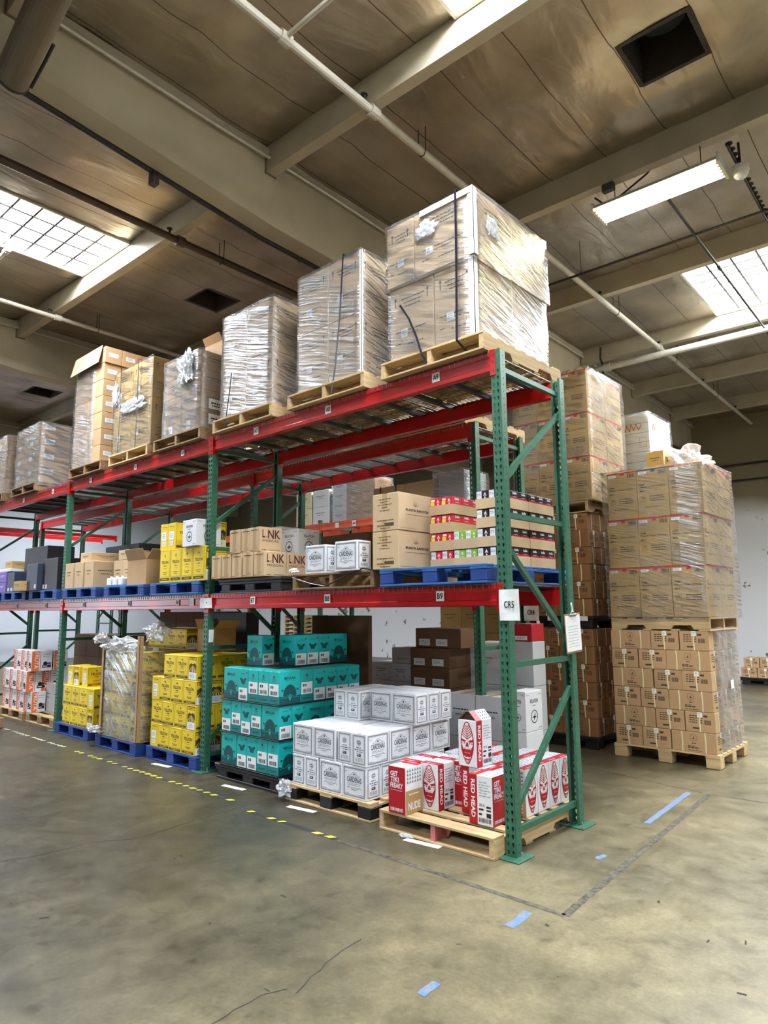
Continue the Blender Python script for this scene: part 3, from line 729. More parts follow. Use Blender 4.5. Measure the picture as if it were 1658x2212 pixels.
# orange rack far behind
R3X = [-4.3,-8.0,-11.7]; R3Y = 5.5; 
for i, X in enumerate(R3X):
    frame(X, R3Y, 1.0, ['green end upright of the far orange rack','green middle upright of the far orange rack','green last upright of the far orange rack'][i], 'uprights of the orange rack')
for b in range(2):
    xa, xb = R3X[b]-PW, R3X[b+1]
    for lev, z in (('upper',3.42),('lower',2.0)):
        beam(xa, xb, R3Y, z, -1, 'orange front beam of the far rack, %s, %s level' % (bayname[b], lev), 'rack_orange', plate=[(-7.0,'A4',.11),(-7.5,'',.1)] if b == 0 and lev == 'upper' else None)
        beam(xa, xb, R3Y+1.0, z, 1, 'orange rear beam of the far rack, %s, %s level' % (bayname[b], lev), 'rack_orange')
        for k in range(3):
            o = DECK.put((xa-.605-1.19*k, R3Y+.02, z+.001), 0, 'wire deck, %s level of far orange rack, %s, %s from right' % (lev, bayname[b], ORD[k]), 'wire deck', 'wire decks of the orange rack')

# red rack standing along the left wall
for i, y in enumerate((-1.2,2.5,6.2)):
    o = frame(0, 0, 1.0, 'green upright of the far red rack along the left wall, %s' % ('near one','middle one','far one')[i], 'uprights of the far red rack'); o.location = (-18.6,y,0); o.rotation_euler = (0,0,Q)
for b4 in range(2):
    for k, (z, s) in enumerate(((4.05,'upper'),(2.0,'lower'))):
        for f in (-1,1):
            o = beam(0, -3.62, 0, z, f, 'red %s beam of the far left wall rack, %s level, %s bay' % ('front' if f < 0 else 'rear', s, ('near','far')[b4])); o.location = (-18.6-(0 if f < 0 else 1.0), -1.2+3.7*b4+3.66, z); o.rotation_euler = (0,0,Q)
# ------------------------------------------------------------------ pallets
def make_stringer(w=1.02, d=1.18, wood='wood', side='wood_side', mid=None):
    o = empty('wood_pallet'); h = .14
    def boards(name, z0, z1, spec):
        m2 = MB(); r = random.Random(len(spec))
        for y0, y1 in spec: m2.bevbox(-w/2+r.uniform(0,.006), y0, z0, w/2-r.uniform(0,.006), y1, z1, wood, .002)
        m2.build(name, o)
    boards('deck_boards', h-.018, h, [(0,.13)]+[(.19+i*.165,.19+i*.165+.095) for i in range(5)]+[(d-.13,d)])
    boards('bottom_boards', 0, .016, [(0,.12),(d*.34,d*.34+.09),(d*.62,d*.62+.09),(d-.12,d)])
    for i, x in enumerate((-w/2+.02,0,w/2-.02)):
        m2 = MB(); z0, z1 = .016, h-.018
        prof = [(.004,z0),(.16,z0),(.19,z0+.042),(.37,z0+.042),(.40,z0),(d-.40,z0),(d-.37,z0+.042),(d-.19,z0+.042),(d-.16,z0),(d-.004,z0),(d-.004,z1),(.004,z1)]
        m2.prism(prof, 'x', x-.02, x+.02, (mid if (mid and i == 1) else side)); m2.build('stringer', o)
    return o
def make_block(w=1.02, d=1.18, mt='blue_paint', mt2='blue_deep', h=.135, top=None, front_skid=True):
    o = empty('block_pallet')
    m2 = MB()
    for i in range(7): y0 = i*(d-.10)/6; m2.bevbox(-w/2,y0,h-.018,w/2,y0+.10,h,top or mt,.002)
    for x in (-w/2,-.07,w/2-.14): m2.bevbox(x,0,h-.036,x+.14,d,h-.018,mt,.002)
    m2.build('deck_boards', o)
    for x in (-w/2,-.07,w/2-.14):
        for y in (0,d/2-.07,d-.14):
            m2 = MB(); m2.bevbox(x,y+.001,.016 if front_skid else 0,x+.14,y+.14,h-.036,mt2,.006); m2.build('block', o)
    m2 = MB()
    if front_skid:
        for y in (0,d/2-.05,d-.10): m2.bevbox(-w/2,y,0,w/2,y+.10,.016,mt,.002)
        for x in (-w/2,-.05,w/2-.10): m2.bevbox(x,.1,0,x+.10,d-.1,.015,mt,.002)
        m2.build('bottom_boards', o)
    return o
def make_plastic(w=1.04, d=1.2, h=.14):
    o = empty('plastic_pallet'); m2 = MB(); m2.bevbox(-w/2,0,h-.035,w/2,d,h,'black_plastic',.008)
    m2.bevbox(-w/2+.01,.01,h-.06,w/2-.01,d-.01,h-.034,'black_plastic',.004); m2.build('deck', o)
    for x in (-w/2+.03,-.08,w/2-.19):
        for y in (.02,d/2-.08,d-.18): m2 = MB(); m2.bevbox(x,y,0,x+.16,y+.16,h-.05,'black_plastic',.01); m2.build('foot', o)
    m2 = MB(); m2.bevbox(-w/2+.02,.015,0,w/2-.02,.05,.022,'black_plastic',.004); m2.bevbox(-w/2+.02,d-.05,0,w/2-.02,d-.015,.022,'black_plastic',.004); m2.build('skid', o)
    return o
WOODP = Proto(make_stringer); PINKP = Proto(lambda: make_stringer(mid='wood_pink')); OLDP = Proto(lambda: make_stringer(wood='wood_old', side='wood_old'))
BLUEP = Proto(make_block); DEEPP = Proto(lambda: make_block(mt='blue_deep')); WHITEP = Proto(lambda: make_block(mt='wood', mt2='wood_old', top='wood'))
BLACKP = Proto(make_plastic); EUROP = Proto(lambda: make_block(w=1.10, d=.98, mt='wood', mt2='wood', front_skid=False, h=.14))
PZ = .013    # pallets on the wire decks
PZ1, PZ2 = Z1+PZ, Z2+PZ
DARKP = Proto(lambda: make_block(mt='wood', mt2='black_plastic', h=.14))

# ------------------------------------------------------------------ cartons
def shell(w, d, h, mt, name, tape='tape', flap=True):
    m2 = MB(); m2.bevbox(-w/2,-d/2,0,w/2,d/2,h,mt,.004)
    if flap:
        m2.on('top',w,d,h); c = 'ink_grey' if mt in ('white_card','grey_card') else 'kraft_core'
        if d <= w: m2.rect(0,d/2-.001,w,d/2+.001,c); 
        else: m2.rect(w/2-.001,0,w/2+.001,d,c)
        if tape:
            if d <= w: m2.rect(0,d/2-.025,w,d/2+.025,tape,1)
            else: m2.rect(w/2-.025,0,w/2+.025,d,tape,1)
    return m2
def sticker(o, side, w, d, h, u0, v0, u1, v1, bars=True, seed=3, ink='ink', mt='white_paper', name='label'):
    m2 = MB(); m2.on(side,w,d,h); m2.rect(u0,v0,u1,v1,mt,1)
    W, H = u1-u0, v1-v0; r = random.Random(seed)
    if bars:
        m2.bars(u0+W*.15,v0+H*.10,u1-W*.12,v0+H*.42,ink,seed,2); m2.rect(u0+W*.14,v0+H*.62,u0+W*.24,v0+H*.84,ink,2); m2.rect(u0+W*.28,v0+H*.62,u0+W*.34,v0+H*.84,ink,2); m2.rect(u0+W*.37,v0+H*.62,u0+W*.45,v0+H*.84,ink,2)
    else:
        for i in range(3): m2.words(u0+W*.15, v0+H*(.3+.2*i), u0+W*r.uniform(.6,.88), H*.07, 'ink_grey', seed+i, 2)
    p = m2.build(name, o); p['label'] = 'white printed sticker'; return p

def make_tiki(gable=False):
    w, d, h = .166, .196, .33; r = 'red_card'; o = None
    m2 = MB()
    m2.bevbox(-w/2,-d/2,0,w/2,d/2,h,'white_card',.003)
    # front: tall mask in a surfboard outline
    m2.on('front',w,d,h); cu = w*.5
    def half(v): 
        t = max(0.0, min(1.0, v)); return .060*math.sin(math.pi*min(1,max(0,(t*.94+.03))))**.72
    def outline(s, n=26): return [(cu+half(i/n)*s, .02+(h-.03)*i/n) for i in range(n+1)] + [(cu-half(i/n)*s, .02+(h-.03)*i/n) for i in range(n,-1,-1)]
    m2.poly(outline(1.0), r, 0); m2.poly([(cu+(u-cu)*.86, .03+(v-.02)*.94) for u, v in outline(1.0)], 'white_card', 1)
    # crown feathers
    for i in range(6):
        vb = h*(.60+.05*i); hw = half(.63+.055*i)*.80
        for s in (-1,1): m2.line([(cu+s*.003,vb),(cu+s*hw*.6,vb+.014),(cu+s*hw,vb+.030)], .0055, r, 2)
    m2.poly([(cu-.004,h*.58),(cu+.004,h*.58),(cu,h*.95)], r, 2)
    # brows, eyes, nose, mouth, chin
    for s in (-1,1):
        m2.poly([(cu+s*.008,h*.555),(cu+s*.055,h*.60),(cu+s*.056,h*.545),(cu+s*.02,h*.52)], r, 2)
        m2.poly([(cu+s*.014,h*.50),(cu+s*.034,h*.525),(cu+s*.052,h*.50),(cu+s*.034,h*.478)], r, 2); m2.disc(cu+s*.034,h*.501,.007,'white_card',3,10)
        m2.poly([(cu+s*.045,h*.45),(cu+s*.055,h*.44),(cu+s*.048,h*.30),(cu+s*.040,h*.31)], r, 2)
    m2.poly([(cu-.016,h*.43),(cu+.016,h*.43),(cu+.006,h*.52),(cu-.006,h*.52)], r, 2)
    m2.poly([(cu-.046,h*.41),(cu+.046,h*.41),(cu+.040,h*.25),(cu+.014,h*.20),(cu,h*.215),(cu-.014,h*.20),(cu-.040,h*.25)], r, 2)
    for i in range(6): x = cu-.038+.0128*i; m2.poly([(x,h*.41),(x+.0105,h*.41),(x+.0095,h*.372),(x+.001,h*.372)], 'white_card', 3)
    m2.words(cu-.024,h*.29,cu+.026,.006,'pink_print',5,3)
    m2.poly([(cu-.026,h*.19),(cu,h*.165),(cu+.026,h*.19),(cu+.016,h*.13),(cu,h*.10),(cu-.016,h*.13)], r, 2); m2.poly([(cu-.012,h*.15),(cu,h*.135),(cu+.012,h*.15),(cu,h*.112)], 'white_card', 3)
    # right: red band with vertical lettering, then printed text
    m2.on('right',w,d,h); m2.rect(.001,.001,d*.36,h-.001,r)
    m2.text('RED HEAD', d*.10, h*.90, .034, 'white_card', 1, width=.255, align='l', bold=.03, rot=-math.pi/2)
    for i in range(6): m2.words(d*.44, h*(.86-.055*i), d*(.92 if i%2 else .82), .0045, 'ink_grey', 20+i)
    m2.bars(d*.42,h*.06,d*.93,h*.15,'ink',6); 
    for a,b,c,e in ((.42,.30,.62,.335),(.74,.36,.93,.40),(.74,.30,.93,.33),(.74,.17,.93,.26),(.42,.20,.55,.24)): m2.rect(d*a,h*b,d*c,h*e,'ink')
    for i in range(3): m2.words(d*.44,h*(.38+.02*i),d*.68,.004,'ink_grey',40+i)
    # back: red face with slogan
    m2.on('back',w,d,h); m2.rect(.001,.001,w-.001,h-.001,r)
    for i, s in enumerate(('GET','TIKI','FREAKY')): m2.text(s, w*.12, h*(.79-.125*i), .036, 'white_card', 1, width=w*(.44,.50,.74)[i], align='l', bold=.03)
    m2.words(w*.14,h*.485,w*.84,.006,'pink_print',8,1); m2.bars(w*.12,h*.05,w*.84,h*.12,'white_card',9,1)
    # left: pattern above, tan panel below
    m2.on('left',w,d,h)
    for i in range(6):
        for j in range(4): m2.poly([(d*(.06+.148*i),h*(.66+.08*j)),(d*(.18+.148*i),h*(.66+.08*j)),(d*(.12+.148*i),h*(.72+.08*j))], 'ink_grey')
    m2.rect(.002,.002,d-.002,h*.50,'tan_card'); m2.text('NUDE', d*.5, h*.08, .055, 'white_card', 1, width=d*.7, bold=.03); m2.words(d*.2,h*.40,d*.75,.010,'white_card',7,1)
    if not gable:
        m2.on('top',w,d,h); m2.rect(0,0,w,d*.36,r)
        m2.rect(w*.25,d*.06,w*.75,d*.14,'pink_print',1)
        for i in range(5):
            for j in range(4): m2.poly([(w*(.06+.18*i),d*(.42+.14*j)),(w*(.20+.18*i),d*(.42+.14*j)),(w*(.13+.18*i),d*(.52+.14*j))], 'ink_grey')
    else:
        # folded gable top, open at the tiki end
        g = .065
        m2.face([(w/2,-d/2,h),(w/2,d/2,h),(w*.12,d/2,h+g),(w*.12,-d/2,h+g)], 'white_card')
        m2.face([(w/2+.001,-d/2,h+.001),(w/2+.001,-d/2+d*.36,h+.001),(w*.12,-d/2+d*.36,h+g+.0012),(w*.12,-d/2,h+g+.0012)], r)
        for i in range(4):
            for j in range(3):
                a = lambda u, t: (w/2+(w*.12-w/2)*t+.0012, -d/2+d*u, h+g*t+.0012)
                m2.face([a(.42+.14*i,.10+.28*j), a(.53+.14*i,.10+.28*j), a(.475+.14*i,.32+.28*j)], 'ink_grey')
        m2.face([(w*.12,-d/2,h+g),(w*.12,d/2,h+g),(-w*.12,d/2,h+g-.004),(-w*.12,-d/2,h+g-.004)], 'kraft_core')
        m2.face([(-w*.12,-d/2,h+g-.004),(-w*.12,d/2,h+g-.004),(-w/2,d/2,h),(-w/2,-d/2,h)], 'kraft_core')
        m2.face([(w/2,d/2,h),(-w/2,d/2,h),(-w*.12,d/2,h+g-.004),(w*.12,d/2,h+g)], 'red_card')
        m2.face([(-w/2,-d/2+.03,h),(w/2,-d/2+.03,h),(w*.12,-d/2+.03,h+g),(-w*.12,-d/2+.03,h+g-.004)], 'ink_brown')
    return m2.build('milk_style_carton')
TIKI = Proto(make_tiki); TIKIG = Proto(lambda: make_tiki(True))

CW, CD, CH = .268, .163, .252
def make_cardenas():
    w, d, h = CW, CD, CH; m2 = shell(w,d,h,'white_card','c','white_card')
    for s in ('front','back'):
        m2.on(s,w,d,h); m2.frame(.016,.016,w-.016,h-.016,.007,'ink_grey'); m2.frame(.026,.026,w-.026,h-.026,.002,'ink_slate')
        m2.text('CARDENAS', w/2, h*.49, .040, 'ink_slate', 0, width=w*.60, bold=.02)
        m2.text('LEGACY', w/2, h*.39, .018, 'ink_grey', 0, width=w*.52, bold=0)
        m2.line([(w*.26,h*.68),(w*.38,h*.72),(w*.46,h*.80),(w*.54,h*.80),(w*.62,h*.72),(w*.74,h*.68)], .0025, 'ink_slate')
        m2.line([(w*.30,h*.665),(w*.70,h*.665)], .002, 'ink_slate'); m2.disc(w*.5,h*.735,.008,'ink_slate'); m2.line([(w*.42,h*.70),(w*.5,h*.76),(w*.58,h*.70)], .002,'ink_grey')
        m2.line([(w*.20,h*.30),(w*.28,h*.345),(w*.38,h*.31),(w*.5,h*.34),(w*.62,h*.31),(w*.72,h*.345),(w*.80,h*.30)], .003, 'ink_slate')
        m2.line([(w*.36,h*.28),(w*.5,h*.24),(w*.64,h*.28)], .002, 'ink_grey'); m2.words(w*.42,h*.27,w*.58,.004,'ink_grey',2)
        m2.words(w*.12,h*.13,w*.30,.004,'ink_grey',3); m2.words(w*.66,h*.13,w*.88,.004,'ink_grey',4); m2.words(w*.13,h*.80,w*.22,.004,'ink_grey',5)
    for s in ('left','right'):
        m2.on(s,w,d,h); m2.frame(.014,.016,d-.014,h-.016,.006,'ink_grey'); m2.frame(.023,.025,d-.023,h-.025,.0015,'ink_slate')
        m2.disc(d*.5,h*.72,.026,'ink_grey',0,12,.5); m2.rect(d*.36,h*.71,d*.64,h*.73,'white_card',1); m2.line([(d*.38,h*.77),(d*.5,h*.80),(d*.62,h*.77)],.002,'ink_slate'); m2.line([(d*.38,h*.67),(d*.5,h*.63),(d*.62,h*.67)],.002,'ink_slate')
        m2.words(d*.34,h*.56,d*.66,.005,'ink_slate',6); m2.words(d*.22,h*.49,d*.80,.006,'ink_slate',7); m2.words(d*.36,h*.43,d*.78,.005,'ink_slate',8)
        m2.rect(d*.37,h*.30,d*.63,h*.38,'ink'); m2.words(d*.41,h*.335,d*.60,.006,'white_card',9,1)
        for i in range(4): m2.words(d*.24,h*(.15+.03*i),d*.76,.003,'ink_grey',10+i)
    return m2.build('white_carton')
CARD = Proto(make_cardenas)

TW, TD, TTH = .25, .155, .298
def butterfly(m2, u, v, s, mt):
    for k in (-1,1):
        m2.poly([(u,v+.10*s),(u+k*.30*s,v+.34*s),(u+k*.62*s,v+.38*s),(u+k*.70*s,v+.20*s),(u+k*.44*s,v-.02*s),(u+k*.36*s,v-.30*s),(u+k*.14*s,v-.42*s),(u,v-.30*s)] if k > 0 else list(reversed([(u,v+.10*s),(u+k*.30*s,v+.34*s),(u+k*.62*s,v+.38*s),(u+k*.70*s,v+.20*s),(u+k*.44*s,v-.02*s),(u+k*.36*s,v-.30*s),(u+k*.14*s,v-.42*s),(u,v-.30*s)])), mt)
        m2.line([(u+k*.06*s,v+.05*s),(u+k*.40*s,v+.24*s)],.06*s,'teal_mid',1); m2.line([(u+k*.06*s,v-.06*s),(u+k*.26*s,v-.26*s)],.05*s,'teal_mid',1)
    m2.line([(u,v+.28*s),(u,v-.38*s)],.06*s,'teal_dark',1)
def make_teal():
    w, d, h = TW, TD, TTH; m2 = shell(w,d,h,'teal','t','teal')
    for s in ('front','back'):
        m2.on(s,w,d,h); m2.text('MINAAA', w/2, h*.74, .028, 'teal_dark', 0, width=w*.52, bold=.01); m2.words(w*.28,h*.70,w*.72,.003,'teal_mid',2)
        m2.poly([(.001,.001),(w-.001,.001),(w-.001,h*.27),(w*.86,h*.24),(w*.7,h*.26),(w*.5,h*.22),(w*.3,h*.26),(w*.12,h*.24),(.001,h*.27)],'teal_dark')
        pts = []
        for i in range(37):      # feathered headdress of the woman
            a = math.pi*i/36; rr = .075 + (.008 if i%2 else 0); pts.append((w*.5+rr*math.cos(a), h*.26+rr*1.25*math.sin(a)))
        m2.poly(pts,'teal_dark',1); m2.disc(w*.5,h*.22,.017,'teal',2,14,1.45); m2.disc(w*.5,h*.245,.012,'teal_dark',3,10,.5); m2.poly([(w*.46,h*.12),(w*.54,h*.12),(w*.5,h*.17)],'teal',2)
        for k in (-1,1):
            m2.poly([(w*.5+k*.10,h*.47),(w*.5+k*.075,h*.45),(w*.5+k*.08,h*.41),(w*.5+k*.10,h*.40)] if k<0 else [(w*.5+.10,h*.40),(w*.5+.08,h*.41),(w*.5+.075,h*.45),(w*.5+.10,h*.47)],'teal_dark',1)
            for j in range(4): m2.line([(w*.5+k*(.035+.02*j),h*(.20-.02*(j%2))),(w*.5+k*(.045+.02*j),h*(.23-.02*(j%2)))],.006,'teal',2)
            m2.line([(w*.5+k*.06,h*.13),(w*.5+k*.10,h*.05)],.004,'teal_mid',2)
    m2.on('left',w,d,h); butterfly(m2,d/2,h*.62,.075,'teal_dark'); m2.words(d*.3,h*.83,d*.7,.006,'teal_mid',3); m2.disc(d*.88,h*.88,.008,'teal_dark')
    m2.on('right',w,d,h); m2.disc(d*.5,h*.83,.012,'teal_dark',0,9); m2.words(d*.34,h*.755,d*.66,.007,'teal_mid',4); m2.words(d*.3,h*.70,d*.7,.004,'teal_mid',5); m2.words(d*.26,h*.63,d*.74,.003,'teal_mid',6)
    m2.rect(.003,.003,d-.003,h*.24,'teal_mid'); m2.words(d*.2,h*.10,d*.8,.012,'teal_dark',7,1)
    o = m2.build('teal_carton')
    sticker(o,'left',w,d,h,d*.06,.006,d*.95,h*.40,seed=4); sticker(o,'right',w,d,h,d*.06,h*.25,d*.95,h*.62,seed=5)
    return o
TEAL = Proto(make_teal)

def make_telson(w=.246, d=.158, h=.252):
    m2 = shell(w,d,h,'yellow','y','yellow')
    for s in ('front','back'):
        m2.on(s,w,d,h); m2.frame(.014,h*.17,w-.014,h-.014,.002,'ink_brown'); m2.rect(.016,h*.175,w-.016,h-.018,'yellow')
        m2.poly([(w*.5,h*.88),(w*.53,h*.81),(w*.5,h*.74),(w*.47,h*.81)],'ink_brown',1); m2.line([(w*.42,h*.81),(w*.58,h*.81)],.005,'ink_brown',1)
        m2.text('TELSON', w/2, h*.57, .034, 'ink_brown', 1, width=w*.64, bold=.03); m2.line([(w*.60,h*.715),(w*.63,h*.735)],.005,'ink_brown',1)
        m2.words(w*.42,h*.49,w*.60,.010,'ink_brown',3,1); m2.line([(w*.24,h*.50),(w*.38,h*.50)],.002,'ink_brown',1); m2.line([(w*.63,h*.50),(w*.77,h*.50)],.002,'ink_brown',1)
        m2.words(w*.36,h*.42,w*.66,.004,'ink_brown',4,1); m2.words(w*.30,h*.30,w*.72,.006,'ink_brown',5,1); m2.words(w*.36,h*.25,w*.66,.006,'ink_brown',6,1)
        m2.rect(.012,h*.055,w-.012,h*.14,'ink_brown'); m2.words(w*.25,h*.085,w*.75,.007,'yellow',7,1)
    m2.on('right',w,d,h)       # field of rows under a yellow sky
    m2.rect(d*.06,h*.33,d*.94,h*.96,'ink_brown')
    m2.poly([(d*.08,h*.62),(d*.3,h*.70),(d*.5,h*.66),(d*.75,h*.71),(d*.92,h*.63),(d*.92,h*.82),(d*.08,h*.82)],'yellow',1); m2.rect(d*.10,h*.84,d*.90,h*.92,'yellow',1); m2.words(d*.2,h*.865,d*.8,.008,'ink_brown',8,2)
    for i in range(5): a = -1+.5*i; m2.poly([(d*(.5+a*.05),h*.60),(d*(.5+a*.05)+.002,h*.60),(d*(.5+a*.46)+.012,h*.34),(d*(.5+a*.46)-.004,h*.34)],'yellow' if i != 2 else 'white_card',1)
    m2.on('left',w,d,h); m2.frame(.012,h*.80,d-.012,h*.95,.003,'yellow_dark'); m2.words(d*.2,h*.86,d*.8,.007,'ink_brown',9); m2.words(d*.2,h*.72,d*.7,.004,'yellow_dark',10)
    o = m2.build('yellow_carton')
    sticker(o,'left',w,d,h,d*.22,h*.36,d*.80,h*.68,bars=False,seed=3); sticker(o,'left',w,d,h,d*.28,h*.14,d*.74,h*.32,bars=False,seed=6); sticker(o,'right',w,d,h,d*.05,.006,d*.95,h*.32,bars=False,seed=9)
    return o
TELS = Proto(make_telson); TELB = Proto(lambda: make_telson(.225,.30,.372)); TELM = Proto(lambda: make_telson(.27,.162,.30))

def make_lnk():
    w, d, h = .166, .268, .24; m2 = shell(w,d,h,'kraft_light','l')
    for s in ('left','right'):
        m2.on(s,w,d,h); m2.text('L', d*.17, h*.56, .082, 'ink_maroon', 0, width=.030, bold=.03); m2.text('de', d*.30, h*.57, .018, 'ink_maroon', 0, bold=.0); m2.text('NK', d*.64, h*.54, .086, 'ink_maroon', 0, width=d*.56, bold=.02)
        m2.text('MEZCAL', d*.5, h*.40, .022, 'ink_maroon', 0, width=d*.74, bold=.0); m2.words(d*.1,h*.06,d*.3,.006,'ink_brown',3); m2.words(d*.45,h*.06,d*.9,.006,'ink_brown',4)
    for s in ('front','back'):
        m2.on(s,w,d,h); m2.rect(w*.32,.002,w*.62,h-.002,'kraft'); m2.words(w*.16,h*.86,w*.86,.009,'ink_brown',5,1)
        u, v = w*.70, h*.13
        for i in range(3): a = 2*math.pi*i/3+.5; m2.poly([(u+.014*math.cos(a),v+.014*math.sin(a)),(u+.014*math.cos(a+1.3),v+.014*math.sin(a+1.3)),(u+.006*math.cos(a+.65),v+.006*math.sin(a+.65))],'ink_brown',1)
        m2.words(w*.08,h*.05,w*.34,.006,'ink_brown',6,1)
    return m2.build('maroon_lettered_carton')
LNK = Proto(make_lnk)

def make_punta():
    w, d, h = .285, .425, .305; m2 = shell(w,d,h,'kraft_light','p')
    for s in ('left','right'):
        m2.on(s,w,d,h); m2.text('PUNTA SANTOS', d*.54, h*.52, .020, 'ink', 0, width=d*.68, bold=.03)
        for i in range(7): a = math.pi*(.12+.76*i/6); m2.line([(d*.5+.008*math.cos(a),h*.66+.006*math.sin(a)),(d*.5+.040*math.cos(a),h*.66+.038*math.sin(a))],.0022,'ink_brown')
        m2.words(d*.2,h*.43,d*.9,.003,'ink_brown',3); m2.rect(d*.04,h*.06,d*.5,h*.066,'ink_brown')
    for s in ('front','back'):
        m2.on(s,w,d,h); m2.rect(w*.38,h*.62,w*.56,h-.002,'kraft'); m2.rect(w*.38,.002,w*.52,h*.3,'kraft')
        for i, (a,b) in enumerate(((.25,.7),(.3,.62),(.2,.76),(.36,.58),(.28,.66))): m2.words(w*a,h*(.84-.075*i),w*b,.005,'ink_brown',20+i,1)
        m2.words(w*.18,h*.27,w*.8,.006,'ink_brown',8,1); m2.bars(w*.18,h*.12,w*.46,h*.17,'ink_brown',9,1); m2.rect(w*.47,h*.13,w*.82,h*.21,'ink_brown',1); m2.words(w*.3,h*.06,w*.7,.006,'ink_brown',10,1)
    return m2.build('agave_printed_carton')
PUNTA = Proto(make_punta)

def big_kraft(w, d, h, seed=1, mt='kraft_light', mark=True):
    m2 = shell(w,d,h,mt,'b'); r = random.Random(seed)
    for s in ('front','right','back','left'):
        m2.on(s,w,d,h); W = m2.W
        if mark:
            for u in (.06,W-.06):
                m2.rect(u-.004,h*.72,u+.004,h*.82,'ink'); m2.poly([(u-.016,h*.82),(u+.016,h*.82),(u,h*.86)],'ink')
            for i in range(3): m2.words(W*.28+.02*i, h*(.80-.055*i), W*(.80-.05*i), .010, 'ink_brown', seed*9+i)
            m2.words(W*.14,h*.36,W*.30,.009,'ink_brown',seed+3); m2.words(W*.36,h*.36,W*.84,.010,'ink_brown',seed+4); m2.words(W*.34,h*.31,W*.66,.009,'ink_brown',seed+5)
            m2.words(W*.14,h*.20,W*.26,.009,'ink_brown',seed+6); m2.words(W*.42,h*.17,W*.78,.009,'ink_brown',seed+7)
        else: m2.words(W*.2,h*.6,W*.7,.008,'ink_brown',seed)
    o = m2.build('shipping_box')
    if mark: sticker(o,'front',w,d,h,.12,h*.28,.19,h*.40,bars=False,seed=seed)
    return o
_big = {}
def BIG(w, d, h, seed=1, mt='kraft_light', mark=True):
    k = (w,d,h,seed,mt,mark)
    if k not in _big: _big[k] = Proto(lambda: big_kraft(*k))
    return _big[k]
def plain_box(w, d, h, mt, name, seed=1, ink='ink_brown', lab=None, tape='tape'):
    m2 = shell(w,d,h,mt,'p',tape)
    if ink:
        for s in ('front','right','back','left'):
            m2.on(s,w,d,h); m2.words(m2.W*.2,h*.62,m2.W*.75,min(.012,h*.05),ink,seed); m2.words(m2.W*.3,h*.5,m2.W*.66,min(.009,h*.04),ink,seed+1)
    o = m2.build(name)
    for L in (lab or ()): sticker(o, L[0], w, d, h, *L[1:5], bars=False, seed=seed)
    return o
_pl = {}
def PLAIN(w, d, h, mt, name='cardboard_box', seed=1, ink='ink_brown', lab=None, tape='tape'):
    k = (w,d,h,mt,name,seed,ink,str(lab),tape)
    if k not in _pl: _pl[k] = Proto(lambda: plain_box(w,d,h,mt,name,seed,ink,lab,tape))
    return _pl[k]

UW, UD, UH = .345, .50, .545
def make_cups(tapec):
    w, d, h = UW, UD, UH; m2 = shell(w,d,h,'kraft_gold','u',None)
    for s in ('front','back','left','right'):
        m2.on(s,w,d,h); W = m2.W
        m2.rect(.002,h-.014,W-.002,h-.001,tapec); m2.rect(W*.47,h*.93,W*.60,h-.001,tapec)
        m2.bars(W*.70,h*.87,W*.95,h*.955,'ink_brown',3)
        m2.text('ITEM', W*.08, h*.665, .020, 'ink', 0, align='l', bold=.02); m2.text('Plastic Cups Y750(L)', W*.08, h*.605, .024, 'ink', 0, width=W*.84, align='l', bold=.02); m2.text('MFD :', W*.08, h*.53, .020, 'ink', 0, align='l', bold=.02)
        m2.frame(W*.10,h*.33,W*.26,h*.43,.003,'ink_brown'); m2.line([(W*.14,h*.36),(W*.19,h*.42),(W*.22,h*.36)],.005,'ink_brown')
        for i in range(3): m2.words(W*.40,h*(.42-.045*i),W*.86,.010,'ink_brown',30+i)
        m2.text('48.1X39.2X60.0 cm', W*.5, h*.20, .014, 'ink', 0, width=W*.56, bold=.02)
        m2.rect(W*.44,.002,W*.56,h*.10,'kraft')
    o = m2.build('cup_carton')
    sticker(o,'front',w,d,h,w*.06,h*.90,w*.32,h*.955,bars=False)
    return o
CUPR = Proto(lambda: make_cups('red_bright')); CUPB = Proto(lambda: make_cups('blue_deep'))

